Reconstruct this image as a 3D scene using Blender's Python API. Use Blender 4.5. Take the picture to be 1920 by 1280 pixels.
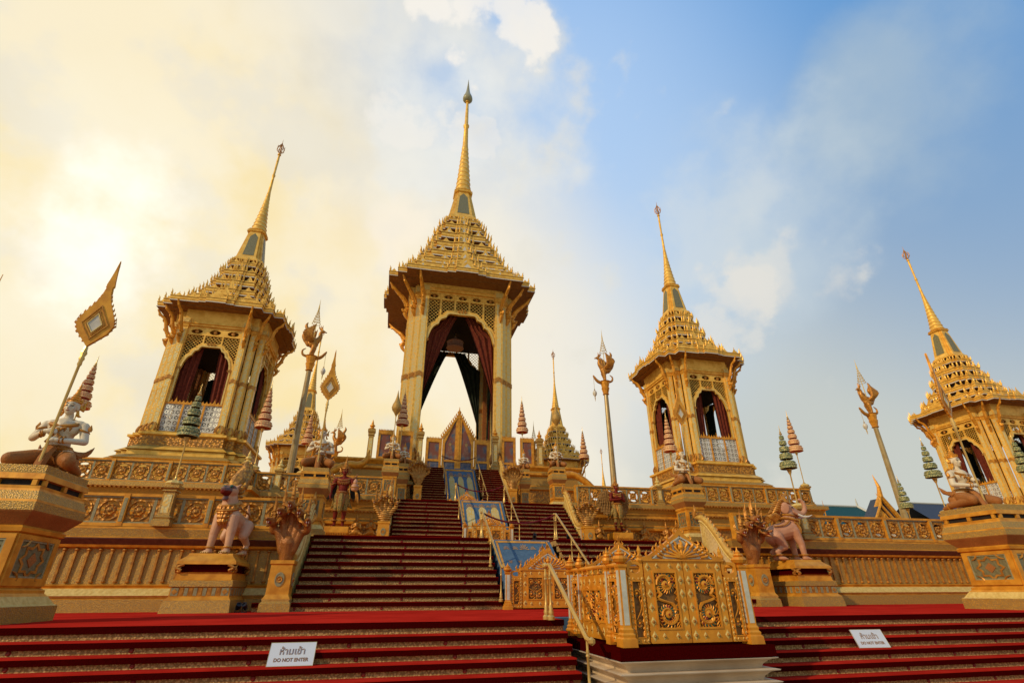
import bpy, bmesh, math, random
from math import sin, cos, pi, radians
from mathutils import Vector, Matrix
for o in list(bpy.data.objects): bpy.data.objects.remove(o, do_unlink=True)
SC = bpy.context.scene; COL = SC.collection
RND = random.Random(7)
# ---------------------------------------------------------------- camera
yaw, pitch, roll, FPX = .2292, .4590, -.0042, 952.9
fw = Vector((sin(yaw)*cos(pitch), cos(yaw)*cos(pitch), sin(pitch)))
r0 = Vector((cos(yaw), -sin(yaw), 0)); u0 = r0.cross(fw)
Rv = r0*cos(roll)+u0*sin(roll); Uv = -r0*sin(roll)+u0*cos(roll)
cam = bpy.data.cameras.new('camera'); camo = bpy.data.objects.new('camera', cam); COL.objects.link(camo)
camo.matrix_world = Matrix(((Rv.x,Uv.x,-fw.x,-3.82),(Rv.y,Uv.y,-fw.y,-36.09),(Rv.z,Uv.z,-fw.z,0),(0,0,0,1)))
cam.sensor_width = 36; cam.lens = 36*FPX/1920; cam.clip_end = 5000; cam.clip_start = .05
SC.camera = camo
# ---------------------------------------------------------------- light and sky
SUN = Vector((-.80, -.42, .50)).normalized()
sl = bpy.data.lights.new('sun', 'SUN'); sl.energy = 2.7; sl.angle = radians(1.2); sl.color = (1, .80, .52)
so = bpy.data.objects.new('sun', sl); COL.objects.link(so)
so.rotation_euler = (-SUN).to_track_quat('-Z', 'Y').to_euler()
W = bpy.data.worlds.new('World'); SC.world = W; W.use_nodes = True
nt = W.node_tree; N = nt.nodes; L = nt.links; N.clear()
def nd(t, **k):
    n = N.new(t)
    for a, b in k.items(): setattr(n, a, b)
    return n
def mth(op, a, b=None, c=None, cl=False):
    n = nd('ShaderNodeMath', operation=op, use_clamp=cl)
    for i, x in enumerate((a, b, c)):
        if x is None: continue
        if isinstance(x, (int, float)): n.inputs[i].default_value = x
        else: L.new(x, n.inputs[i])
    return n.outputs[0]
def mixc(f, a, b):
    n = nd('ShaderNodeMix', data_type='RGBA')
    for i, x in ((0, f), (6, a), (7, b)):
        if isinstance(x, (int, float)): n.inputs[i].default_value = x
        elif isinstance(x, tuple): n.inputs[i].default_value = (*x, 1)
        else: L.new(x, n.inputs[i])
    return n.outputs[2]
def smooth(x, a, b):
    n = nd('ShaderNodeMapRange', interpolation_type='SMOOTHSTEP'); L.new(x, n.inputs[0])
    n.inputs[1].default_value = a; n.inputs[2].default_value = b
    return n.outputs[0]
tc = nd('ShaderNodeTexCoord'); DIR = tc.outputs['Generated']
def dotd(v):
    n = nd('ShaderNodeVectorMath', operation='DOT_PRODUCT'); L.new(DIR, n.inputs[0]); n.inputs[1].default_value = Vector(v).normalized()
    return n.outputs['Value']
sky = nd('ShaderNodeTexSky', sky_type='NISHITA', sun_disc=False)
sky.sun_elevation = math.asin(SUN.z); sky.sun_rotation = math.atan2(SUN.x, SUN.y)
sky.air_density = 1.0; sky.dust_density = 1.2; sky.ozone_density = 1.4
skc = nd('ShaderNodeVectorMath', operation='SCALE'); L.new(sky.outputs[0], skc.inputs[0]); skc.inputs['Scale'].default_value = 1.0
def pxdir(x, y): return fw+Rv*(x-960)/FPX-Uv*(y-640)/FPX
def noise(scale, detail, rough, off=(0,0,0), sq=1.0):
    m = nd('ShaderNodeMapping'); L.new(DIR, m.inputs[0]); m.inputs[1].default_value = off; m.inputs[3].default_value = (1, 1, sq)
    n = nd('ShaderNodeTexNoise'); L.new(m.outputs[0], n.inputs[0])
    n.inputs['Scale'].default_value = scale; n.inputs['Detail'].default_value = detail; n.inputs['Roughness'].default_value = rough
    return n.outputs[0]
SKYK = 0.1
n1 = noise(3.2, 8, .53); n2 = noise(7.5, 7, .52, (3,1,7)); n3 = noise(1.6, 5, .5, (9,2,4), 1.6)
col = skc.outputs[0]
def k10(c, s=1.0): return tuple(x*s/SKYK for x in c)
sep = nd('ShaderNodeSeparateXYZ'); L.new(DIR, sep.inputs[0]); EL = sep.outputs[2]
# clear blue above, pale haze towards the horizon
col = mixc(mth('MULTIPLY', smooth(EL, -.25, .35), .88), col, k10((.20, .44, .86)))
col = mixc(mth('MULTIPLY', smooth(EL, .80, .10), .92), col, k10((.66, .67, .60)))
dR = dotd(pxdir(1820, 820))
col = mixc(mth('MULTIPLY', smooth(dR, .74, 1.0), .75), col, k10((.57, .60, .55)))
dT = dotd(pxdir(2050, -50))
col = mixc(mth('MULTIPLY', smooth(dT, .80, 1.0), .7), col, k10((.11, .30, .60)))
dC = dotd(pxdir(1020, 420))
col = mixc(mth('MULTIPLY', smooth(dC, .84, 1.0), .55), col, k10((.62, .78, .96)))
dL = dotd(pxdir(60, 640)); dG = dotd(pxdir(215, 440))
wn = mth('ADD', dL, mth('MULTIPLY', mth('SUBTRACT', n3, .5), .35))
col = mixc(mth('MULTIPLY', smooth(wn, .56, .92), .92), col, k10((.97, .85, .60)))
dM = dotd(pxdir(820, 720))
col = mixc(mth('MULTIPLY', smooth(dM, .86, .995), .72), col, k10((1.0, .90, .72)))
col = mixc(mth('MULTIPLY', smooth(wn, .70, .98), .9), col, k10((.97, .77, .36)))
def blob(x, y, rad, soft, na, colr, amt, nz=None):
    global col
    d = dotd(pxdir(x, y)); t = mth('ADD', d, mth('MULTIPLY', mth('SUBTRACT', nz or n1, .5), na))
    f = smooth(t, cos(radians(rad+soft)), cos(radians(max(rad-soft, .5))))
    col = mixc(mth('MULTIPLY', f, amt), col, k10(colr))
# high thin cloud over the left half
tl = mth('ADD', n1, mth('MULTIPLY', dotd(pxdir(300, 250)), .42))
col = mixc(mth('MULTIPLY', smooth(tl, .80, 1.0), .6), col, k10((.98, .91, .74)))
tl2 = mth('ADD', n2, mth('MULTIPLY', dotd(pxdir(420, 300)), .3))
col = mixc(mth('MULTIPLY', smooth(tl2, .76, .93), .6), col, k10((.80, .77, .68)))
# grey-lilac cloud bank on the right with lit edges, small cumulus by the spire
blob(1620, 260, 8, 3.8, .06, (.42, .53, .62), .7)
blob(1400, 250, 5, 3.0, .05, (.52, .63, .75), .7)
blob(1480, 370, 7, 5, .07, (.60, .68, .72), .6)
blob(1330, 440, 6, 4, .06, (.70, .74, .74), .45, n2)
blob(1450, 500, 2.2, 3.2, .035, (.84, .78, .68), .36, n2)
blob(1375, 570, 1.8, 2.6, .03, (.86, .80, .70), .42, n2)

blob(805, 245, 3.6, 3.4, .07, (.80, .85, .88), .35, n1)
blob(772, 195, 1.5, 2.0, .03, (.95, .90, .82), .38, n2)
blob(888, 262, .8, 1.4, .02, (.95, .90, .84), .25, n2)
blob(885, 45, 2.2, 3.2, .06, (.97, .92, .84), .75, n2)
blob(760, 440, 2.6, 2.2, .02, (1.0, .90, .74), .6, n2)
# the brightest break in the cloud where the sun lies behind it
gn = mth('ADD', dG, mth('MULTIPLY', mth('SUBTRACT', n1, .5), .06))
col = mixc(mth('MULTIPLY', smooth(gn, .972, 1.006), .55), col, k10((1.02, .96, .78)))
col = mixc(mth('MULTIPLY', smooth(gn, .992, 1.006), .95), col, k10((1.2, 1.15, 1.02)))
bg = nd('ShaderNodeBackground'); L.new(col, bg.inputs[0]); bg.inputs[1].default_value = SKYK
ow = nd('ShaderNodeOutputWorld'); L.new(bg.outputs[0], ow.inputs[0])
SC.view_settings.view_transform = 'Standard'; SC.view_settings.look = 'None'; SC.view_settings.exposure = 0; SC.view_settings.gamma = 1
SC.view_settings.use_curve_mapping = False
SC.render.engine = 'CYCLES'; SC.cycles.max_bounces = 6; SC.cycles.transparent_max_bounces = 6

# ---------------------------------------------------------------- materials
def mat(name, c1, c2=None, sc=6, rough=.45, metal=0, bump=0, c3=None, c3t=.62, pat=None, det=6):
    """two-tone noise colour; optional third colour in voronoi ornament cells; bump follows the ornament"""
    m = bpy.data.materials.new(name); m.use_nodes = True; t = m.node_tree; nn = t.nodes; ll = t.links
    b = nn['Principled BSDF']; b.inputs['Roughness'].default_value = rough; b.inputs['Metallic'].default_value = metal; b.inputs['Specular IOR Level'].default_value = 0 if rough > .9 else .12 if rough >= .55 else .3
    tcn = nn.new('ShaderNodeTexCoord'); co = tcn.outputs['Object']
    def mix(f, a, bb):
        x = nn.new('ShaderNodeMix'); x.data_type = 'RGBA'
        for i, v in ((0, f), (6, a), (7, bb)):
            if isinstance(v, tuple): x.inputs[i].default_value = (*v, 1)
            elif isinstance(v, float): x.inputs[i].default_value = v
            else: ll.new(v, x.inputs[i])
        return x.outputs[2]
    def rng(v, a, bb):
        x = nn.new('ShaderNodeMapRange'); ll.new(v, x.inputs[0]); x.inputs[1].default_value = a; x.inputs[2].default_value = bb; return x.outputs[0]
    no = nn.new('ShaderNodeTexNoise'); ll.new(co, no.inputs[0]); no.inputs['Scale'].default_value = sc; no.inputs['Detail'].default_value = det
    c2 = c2 or tuple(x*.8 for x in c1)
    colr = mix(rng(no.outputs[0], .38, .64), c1, c2)
    hgt = no.outputs[0]
    if pat:
        kind, ps = pat
        if kind == 'vor':
            v = nn.new('ShaderNodeTexVoronoi'); ll.new(co, v.inputs[0]); v.inputs['Scale'].default_value = ps
            f = rng(v.outputs['Distance'], c3t-.12, c3t+.1); colr = mix(f, colr, c3); hgt = v.outputs['Distance']
        elif kind == 'grid':      # rosettes on a lattice
            mp = nn.new('ShaderNodeMapping'); ll.new(co, mp.inputs[0]); mp.inputs[3].default_value = ps
            fr = nn.new('ShaderNodeVectorMath'); fr.operation = 'FRACTION'; ll.new(mp.outputs[0], fr.inputs[0])
            sb = nn.new('ShaderNodeVectorMath'); sb.operation = 'SUBTRACT'; ll.new(fr.outputs[0], sb.inputs[0]); sb.inputs[1].default_value = (.5, .5, .5)
            mk = nn.new('ShaderNodeVectorMath'); mk.operation = 'MULTIPLY'; ll.new(sb.outputs[0], mk.inputs[0]); mk.inputs[1].default_value = tuple(1 if s else 0 for s in ps)
            ln = nn.new('ShaderNodeVectorMath'); ln.operation = 'LENGTH'; ll.new(mk.outputs[0], ln.inputs[0])
            f = rng(ln.outputs['Value'], c3t, c3t-.1); colr = mix(f, colr, c3); hgt = f
        elif kind == 'band':
            w = nn.new('ShaderNodeTexWave'); w.bands_direction = 'Z'; ll.new(co, w.inputs[0]); w.inputs['Scale'].default_value = ps; w.inputs['Distortion'].default_value = 1.5
            f = rng(w.outputs['Fac'], .35, .7); colr = mix(f, colr, c3); hgt = w.outputs['Fac']
    ll.new(colr, b.inputs['Base Color'])
    if bump:
        bp = nn.new('ShaderNodeBump'); bp.inputs['Strength'].default_value = bump; bp.inputs['Distance'].default_value = .03
        ll.new(hgt, bp.inputs['Height']); ll.new(bp.outputs[0], b.inputs['Normal'])
    return m
GOLD = mat('gold_paint', (.70,.31,.026), (.50,.19,.013), 5, .44, .28, .15)
GATEG = mat('orange_gold_paint', (.74,.30,.022), (.56,.20,.013), 6, .42, .28, .2)
GOLDT = mat('yellow_gold_haze_lit', (.84,.49,.085), (.66,.34,.04), 4, .44, .28, .15)  # yellower tower gold, also lightened to imitate hazy light on the towers
GOLDB = mat('gold_bronze', (.52,.23,.03), (.32,.12,.015), 9, .44, .32, .5)
GOLDO = mat('gold_relief', (.62,.29,.035), (.44,.18,.02), 14, .45, .28, .9, (.28,.125,.02), .5, ('vor', 11))
GOLDF = mat('gold_fine_relief', (.54,.30,.045), (.42,.215,.026), 18, .48, .3, .3, (.34,.21,.06), .5, ('vor', 55))
MOSA = mat('glass_mosaic_strip', (.70,.58,.26), (.58,.47,.19), 30, .35, .25, .3, (.80,.47,.09), .56, ('vor', 13))
SILV = mat('silver_green_glass', (.31,.275,.14), (.24,.21,.10), 20, .4, .1, .2)
PALE = mat('pale_gold_trim', (.68,.48,.14), (.55,.36,.085), 14, .5, .1, .4)
WHITE = mat('white_trim', (.56,.53,.43), (.48,.45,.35), 10, .55)
CREAM = mat('cream_paint', (.68,.54,.36), (.54,.41,.26), 2.2, .5, 0, .05)
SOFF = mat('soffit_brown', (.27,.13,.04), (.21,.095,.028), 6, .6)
DARK = mat('dark_brown_and_recess_shade', (.032,.022,.014), (.02,.014,.01), 8, .7)  # dark brown; stands in for shade in the roof-tier recesses
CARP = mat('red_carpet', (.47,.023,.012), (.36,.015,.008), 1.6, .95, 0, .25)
CARPM = mat('red_carpet_half_shaded', (.20,.008,.005), (.13,.005,.003), 2.2, .95, 0, .25)  # same red carpet on the flights, darkened as if half in shade
CARPD = mat('red_carpet_shaded', (.050,.0012,.001), (.036,.001,.0008), 60, .95, 0, .25)  # same red carpet where it hangs over nosings, shade painted into the colour
RISE = mat('riser_relief', (.56,.36,.14), (.42,.25,.08), 30, .6, .05, .4, (.28,.155,.05), .5, ('vor', 38))
CURT = mat('red_curtain', (.14,.026,.010), (.09,.014,.006), 9, .8, 0, .1, (.27,.10,.02), .2, ('grid', (7,7,7)))
LINE = mat('dark_curtain_lining', (.022,.028,.016), (.014,.017,.011), 4, .85)
BLUE = mat('blue_cloth', (.072,.125,.175), (.055,.10,.145), 8, .7, 0, .1)
SKIN = mat('pale_cream_skin', (.64,.53,.34), (.57,.45,.27), 3, .45, 0, .05)
PINK = mat('pinkish_cream_hide', (.58,.32,.165), (.48,.25,.12), 5, .5, 0, .15)
PEACH = mat('peach_hide', (.50,.25,.13), (.42,.19,.09), 5, .5, 0, .15)
REDSK = mat('dark_red_skin', (.17,.017,.007), (.11,.010,.005), 6, .55, 0, .1)
CLOTH = mat('orange_brocade', (.40,.15,.035), (.27,.09,.02), 4, .55, .05, .15, (.30,.12,.03), .5, ('vor', 48))
GREENC = mat('dark_green_brocade', (.07,.095,.04), (.04,.055,.025), 22, .55, .05, .3, (.32,.19,.045), .42, ('vor', 34))
FEAT = mat('feather_bronze', (.42,.23,.07), (.3,.15,.04), 12, .55, .05, .8, (.2,.10,.03), .5, ('band', 5))
BLACK = mat('black_metal', (.02,.02,.022), (.012,.012,.014), 6, .35, .3)
NAGB = mat('naga_bronze', (.34,.12,.022), (.18,.055,.012), 7, .42, .2, .3, (.30,.115,.02), .5, ('vor', 40))
NAGG = mat('naga_gold', (.58,.31,.06), (.40,.18,.03), 9, .38, .25, .5, (.26,.11,.02), .5, ('band', 4.5))
SCALE = mat('naga_scales', (.60,.36,.07), (.5,.27,.05), 6, .4, .2, .5, (.12,.08,.03), .22, ('grid', (9,9,9)))
UMBR = mat('umbrella_red', (.46,.05,.03), (.36,.035,.02), 12, .6, 0, .2)
UMBP = mat('umbrella_pink_gold', (.58,.21,.10), (.48,.13,.055), 22, .5, .1, .5, (.66,.40,.16), .42, ('vor', 22))
UMBG = mat('umbrella_green_gold', (.50,.42,.15), (.38,.33,.11), 22, .5, .1, .5, (.15,.17,.07), .46, ('vor', 22))
POLEM = mat('pole_grey_gold', (.38,.28,.12), (.31,.21,.08), 3, .35, .25)
BRASS = mat('brass_rail', (.62,.40,.12), (.55,.33,.08), 5, .28, .5)
TEAL = mat('teal_roof_tiles', (.016,.070,.065), (.012,.055,.06), 4, .6)
SLATE = mat('slate_blue_roof', (.05,.06,.085), (.04,.05,.07), 4, .6)
MAROON = mat('maroon_rope', (.14,.012,.016), (.10,.008,.012), 30, .8)
GREENP = mat('green_enamel', (.02,.10,.05), (.015,.07,.04), 20, .4)
REDP = mat('red_enamel', (.22,.016,.008), (.16,.010,.006), 20, .4)
OLIV = mat('olive_glass_panel', (.20,.175,.08), (.14,.125,.055), 20, .45, .1, .2)
PSILV = mat('pale_silver_strip', (.56,.53,.40), (.47,.44,.32), 12, .4, .1, .1)
MAHOG = mat('dark_mahogany_band', (.13,.035,.015), (.09,.022,.01), 12, .5, 0, .2)
TYMP = mat('dark_bronze_ground', (.24,.11,.02), (.15,.065,.012), 20, .5, .1, .3)
MURAL = mat('mural_paint', (.07,.09,.12), (.27,.15,.07), 3.2, .5, 0, 0, (.20,.065,.035), .55, ('vor', 2.6), 9)
MURALB = mat('mural_water', (.05,.07,.12), (.17,.15,.15), 4, .5)
STONE = mat('paving_stone', (.30,.24,.17), (.24,.19,.13), 3, .8, 0, .2)
SIGNW = mat('white_sign_board', (.56,.57,.57), (.52,.53,.54), 3, .4)
SIGNT = mat('brown_sign_lettering', (.30,.17,.10), (.27,.15,.09), 3, .5)
LAMP = mat('frosted_lamp_glass', (.62,.55,.42), (.5,.44,.33), 9, .2)
EYEM = mat('painted_dark_eye', (.02,.015,.012), (.02,.015,.012), 3, .4)
LIPM = mat('painted_red_lip', (.30,.05,.04), (.28,.045,.035), 3, .4)
IVORY = mat('ivory_tusk', (.66,.60,.46), (.6,.53,.4), 3, .35)

# ---------------------------------------------------------------- mesh helpers
class MB:
    def __init__(s): s.v = []; s.f = []; s.m = []
    def add(s, vs, fs, mi=0, M=None):
        o = len(s.v)
        s.v += [tuple(M @ Vector(p)) for p in vs] if M is not None else [tuple(p) for p in vs]
        s.f += [tuple(i+o for i in f) for f in fs]; s.m += [mi]*len(fs); return s
    def box(s, x0, x1, y0, y1, z0, z1, mi=0, M=None):
        v = [(x,y,z) for z in (z0,z1) for y in (y0,y1) for x in (x0,x1)]
        return s.add(v, [(0,2,3,1),(4,5,7,6),(0,1,5,4),(2,6,7,3),(0,4,6,2),(1,3,7,5)], mi, M)
    def rings(s, rs, mi=0, cap0=True, cap1=True, closed=True, M=None, mis=None):
        n = len(rs[0]); v = [p for r in rs for p in r]; base = len(s.f)
        fs = []; ms = []
        for k in range(len(rs)-1):
            for i in range(n if closed else n-1):
                j = (i+1) % n; fs.append((k*n+i, k*n+j, (k+1)*n+j, (k+1)*n+i)); ms.append(mis[k] if mis else mi)
        if cap0: fs.append(tuple(range(n-1, -1, -1))); ms.append(mis[0] if mis else mi)
        if cap1: fs.append(tuple((len(rs)-1)*n+i for i in range(n))); ms.append(mis[-1] if mis else mi)
        s.add(v, fs, mi, M); s.m[base:] = ms; return s
    def lathe(s, prof, seg=12, c=(0,0,0), mi=0, M=None, ph=0):
        return s.rings([[(c[0]+r*cos(2*pi*i/seg+ph), c[1]+r*sin(2*pi*i/seg+ph), c[2]+z) for i in range(seg)] for r, z in prof], mi, M=M)
    def tube(s, path, rad, seg=8, mi=0, M=None, flat=1.0):
        P = [Vector(p) for p in path]; n = len(P); rs = []
        up = Vector((0,0,1)) if abs((P[-1]-P[0]).normalized().z) < .95 else Vector((0,1,0))
        for i, p in enumerate(P):
            t = (P[min(i+1,n-1)]-P[max(i-1,0)]).normalized(); a = t.cross(up)
            if a.length < 1e-4: a = t.cross(Vector((1,0,0)))
            a.normalize(); b = a.cross(t); r = rad[i] if isinstance(rad, (list,tuple)) else rad
            rs.append([tuple(p+a*(r*flat*cos(2*pi*k/seg))+b*(r*sin(2*pi*k/seg))) for k in range(seg)])
        return s.rings(rs, mi, M=M)
    def plate(s, outline, y0, y1, mi=0, M=None):   # outline in XZ, extruded along Y
        n = len(outline); v = [(x, y0, z) for x, z in outline]+[(x, y1, z) for x, z in outline]
        return s.add(v, [tuple(range(n)), tuple(range(2*n-1, n-1, -1))]+[(i, i+n, (i+1)%n+n, (i+1)%n) for i in range(n)], mi, M)
    def poly(s, outline, z0, z1, mi=0):            # outline in XY, extruded along Z
        n = len(outline); v = [(x, y, z0) for x, y in outline]+[(x, y, z1) for x, y in outline]
        return s.add(v, [tuple(range(n-1,-1,-1)), tuple(range(n, 2*n))]+[(i, (i+1)%n, (i+1)%n+n, i+n) for i in range(n)], mi)
    def band(s, A, B, y0, y1, mi=0, M=None, closed=False):   # ribbon between two XZ polylines, with thickness
        n = len(A); v = [(x,y0,z) for x,z in A]+[(x,y0,z) for x,z in B]+[(x,y1,z) for x,z in A]+[(x,y1,z) for x,z in B]; f = []
        for i in range(n if closed else n-1):
            j = (i+1) % n
            f += [(i,j,n+j,n+i), (2*n+i,3*n+i,3*n+j,2*n+j), (i,2*n+i,2*n+j,j), (n+i,n+j,3*n+j,3*n+i)]
        if not closed: f += [(0,n,3*n,2*n), (n-1,3*n-1,4*n-1,2*n-1)]
        return s.add(v, f, mi, M)
    def build(s, name, mats, parent=None, smooth=False, loc=None, rz=0):
        me = bpy.data.meshes.new(name); me.from_pydata(s.v, [], s.f)
        mats = mats if isinstance(mats, (list, tuple)) else [mats]
        for m in mats: me.materials.append(m)
        me.polygons.foreach_set('material_index', s.m)
        bm = bmesh.new(); bm.from_mesh(me); bmesh.ops.recalc_face_normals(bm, faces=bm.faces); bm.to_mesh(me); bm.free()
        if smooth:
            me.polygons.foreach_set('use_smooth', [True]*len(me.polygons)); me.set_sharp_from_angle(angle=radians(42))
        me.update(); o = bpy.data.objects.new(name, me); COL.objects.link(o)
        if parent: o.parent = parent
        if loc: o.location = loc
        o.rotation_euler.z = rz
        return o
def split(o, name):
    """give every separate piece of a mesh its own object"""
    me = o.data; n = len(me.vertices); par = list(range(n))
    def find(i):
        while par[i] != i: par[i] = par[par[i]]; i = par[i]
        return i
    for e in me.edges: par[find(e.vertices[0])] = find(e.vertices[1])
    isl = {}
    for i in range(n): isl.setdefault(find(i), []).append(i)
    keys = list(isl); bx = []
    for k in keys:
        P = [me.vertices[i].co for i in isl[k]]; bx.append((Vector([min(p[a] for p in P) for a in range(3)]), Vector([max(p[a] for p in P) for a in range(3)])))
    g = list(range(len(keys)))
    def gf(i):
        while g[i] != i: i = g[i]
        return i
    for i in range(len(keys)):
        for j in range(i):
            gap = Vector([max(0, bx[i][0][a]-bx[j][1][a], bx[j][0][a]-bx[i][1][a]) for a in range(3)]).length
            if gap < .45*max((bx[i][1]-bx[i][0]).length, (bx[j][1]-bx[j][0]).length): g[gf(i)] = gf(j)
    cl = {}
    for i, k in enumerate(keys): cl.setdefault(gf(i), []).extend(isl[k])
    if len(cl) < 2: return [o]
    of = {i: c for c, vs in cl.items() for i in vs}; fs = {}
    for p in me.polygons: fs.setdefault(of[p.vertices[0]], []).append(p)
    out = []
    for c, vs in cl.items():
        ix = {v: q for q, v in enumerate(vs)}; m2 = bpy.data.meshes.new(name); m2.from_pydata([me.vertices[v].co for v in vs], [], [[ix[v] for v in p.vertices] for p in fs[c]])
        for m in me.materials: m2.materials.append(m)
        m2.polygons.foreach_set('material_index', [p.material_index for p in fs[c]]); sm = [p.use_smooth for p in fs[c]]; m2.polygons.foreach_set('use_smooth', sm)
        if any(sm): m2.set_sharp_from_angle(angle=radians(42))
        q = bpy.data.objects.new(name, m2); COL.objects.link(q); q.parent = o.parent; q.matrix_local = o.matrix_local; out.append(q)
    bpy.data.objects.remove(o, do_unlink=True); bpy.data.meshes.remove(me); return out
def mkobj(name, me, parent=None):
    o = bpy.data.objects.new(name, me); COL.objects.link(o); o.parent = parent; return o
def thing(name, label, cat, loc=(0,0,0), rz=0, group=None, scale=1):
    o = bpy.data.objects.new(name, None); COL.objects.link(o); o.empty_display_size = .2
    o.location = loc; o.rotation_euler.z = rz; o['label'] = label; o['category'] = cat
    if scale != 1: o.scale = (scale,)*3 if isinstance(scale, (int,float)) else scale
    if group: o['group'] = group
    return o
def tag(o, label, cat, group=None):
    o['label'] = label; o['category'] = cat
    if group: o['group'] = group
    return o
def dup(r, label, loc=None, rz=None, scale=None, group=None):
    c = r.copy(); COL.objects.link(c); c['label'] = label
    if loc: c.location = loc
    if rz is not None: c.rotation_euler.z = rz
    if scale: c.scale = (scale,)*3 if isinstance(scale, (int,float)) else scale
    if group: c['group'] = group
    def rec(src, dst):
        for ch in src.children:
            d = ch.copy(); COL.objects.link(d); d.parent = dst; rec(ch, d)
    rec(r, c); return c
def struct(o): o['kind'] = 'structure'; return o
def redent(h, s, bay=None):
    """stair-stepped square, counter-clockwise; bay=(projection, halfwidth) adds a central bay"""
    q = []
    if bay: q += [(h+bay[0], bay[1]), (h+bay[0]*.45, bay[1]), (h+bay[0]*.45, bay[1]*1.75), (h, bay[1]*1.75)]
    q += [(h, h-2*s), (h-s, h-2*s), (h-s, h-s), (h-2*s, h-s), (h-2*s, h)]
    if bay: q += [(bay[1]*1.75, h), (bay[1]*1.75, h+bay[0]*.45), (bay[1], h+bay[0]*.45), (bay[1], h+bay[0])]
    out = []
    for k in range(4):
        c, sn = [(1,0),(0,1),(-1,0),(0,-1)][k]
        out += [(x*c-y*sn, x*sn+y*c) for x, y in q]
    return out
def mould(b, h, s, prof, bay=None, mi=0, mis=None, cap=True):
    """prof: list of (offset, z) round a redented plan"""
    base = redent(h, s, bay)
    def ring(d, z):
        return [(x+(d if x > 0 else -d), y+(d if y > 0 else -d), z) for x, y in base]
    b.rings([ring(d, z) for d, z in prof], mi, cap, cap, mis=mis)
def sculpt(parts, voxel=.02, sm=6, fac=.5):
    """one continuous skin over tapered capsules and ellipsoids -> mesh"""
    bm = bmesh.new()
    for p in parts:
        if p[0] == 'c':
            _, a, b, ra, rb = p; a = Vector(a); b = Vector(b); d = b-a; ln = d.length
            for q, r in ((a, ra), (b, rb)):
                bmesh.ops.create_icosphere(bm, subdivisions=2, radius=r, matrix=Matrix.Translation(q))
            if ln > 1e-5:
                M = Matrix.Translation((a+b)/2) @ d.to_track_quat('Z', 'Y').to_matrix().to_4x4()
                bmesh.ops.create_cone(bm, segments=14, radius1=ra, radius2=rb, depth=ln, cap_ends=True, matrix=M)
        else:
            _, c, r = p[:3]; rot = p[3] if len(p) > 3 else (0,0,0)
            M = Matrix.Translation(c) @ Matrix.Rotation(rot[2],4,'Z') @ Matrix.Rotation(rot[1],4,'Y') @ Matrix.Rotation(rot[0],4,'X') @ Matrix.Diagonal((*r,1))
            bmesh.ops.create_icosphere(bm, subdivisions=3, radius=1, matrix=M)
    me = bpy.data.meshes.new('tmp'); bm.to_mesh(me); bm.free()
    o = bpy.data.objects.new('tmp', me); COL.objects.link(o)
    r = o.modifiers.new('r', 'REMESH'); r.mode = 'VOXEL'; r.voxel_size = voxel; r.use_smooth_shade = True
    s = o.modifiers.new('s', 'SMOOTH'); s.iterations = sm; s.factor = fac
    dg = bpy.context.evaluated_depsgraph_get(); dg.update()
    out = bpy.data.meshes.new_from_object(o.evaluated_get(dg), depsgraph=dg)
    bpy.data.objects.remove(o, do_unlink=True); bpy.data.meshes.remove(me)
    out.polygons.foreach_set('use_smooth', [True]*len(out.polygons))
    return out
def paint(me, mats, fn):
    for m in mats: me.materials.append(m)
    me.polygons.foreach_set('material_index', [fn(p.center) for p in me.polygons]); me.update(); return me
def path(pts, n=6):
    """Catmull-Rom through points"""
    P = [Vector(p) for p in pts]; out = []
    for i in range(len(P)-1):
        a = P[max(i-1,0)]; b = P[i]; c = P[i+1]; d = P[min(i+2,len(P)-1)]
        for k in range(n):
            t = k/n; out.append(.5*((2*b)+(c-a)*t+(2*a-5*b+4*c-d)*t*t+(3*b-a-3*c+d)*t**3))
    return out+[P[-1]]
def lerps(rs, n): # radii interpolated to the length of path()
    out = []
    for i in range(len(rs)-1): out += [rs[i]+(rs[i+1]-rs[i])*k/n for k in range(n)]
    return out+[rs[-1]]
PIER = mat('red_gold_brocade', (.30,.11,.03), (.22,.07,.02), 9, .7, 0, .1, (.45,.24,.06), .2, ('grid', (5,5,5)))
# ---------------------------------------------------------------- spired pavilions
def flame(b, p, d, h, w, mi=0):
    """flame finial: curved spike at p leaning along d (xy)"""
    p = Vector(p); d = Vector((d[0], d[1], 0)); d = d.normalized() if d.length else Vector((0,0,0))
    pts = [p, p+d*h*.12+Vector((0,0,h*.35)), p+d*h*.10+Vector((0,0,h*.7)), p+d*h*.24+Vector((0,0,h))]
    b.tube(pts, [w, w*.9, w*.5, w*.06], 5, mi)
def gable(b, c, n, w, h, th, mg=0, mw=1):
    """little pointed antefix facing n"""
    t = Vector((-n[1], n[0], 0)); M = Matrix(((t.x, -n[0], 0, c[0]), (t.y, -n[1], 0, c[1]), (0, 0, 1, c[2]), (0,0,0,1)))
    b.plate([(-w,0),(-w*1.05,h*.18),(-w*.62,h*.3),(-w*.3,h*.62),(-w*.06,h*.8),(0,h*1.12),(w*.06,h*.8),(w*.3,h*.62),(w*.62,h*.3),(w*1.05,h*.18),(w,0)], 0, th, mg, M)
    b.plate([(-w*.38,h*.08),(-w*.17,h*.30),(0,h*.46),(w*.17,h*.30),(w*.38,h*.08)], -th*.35, -th*.02, mw, M)
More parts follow.
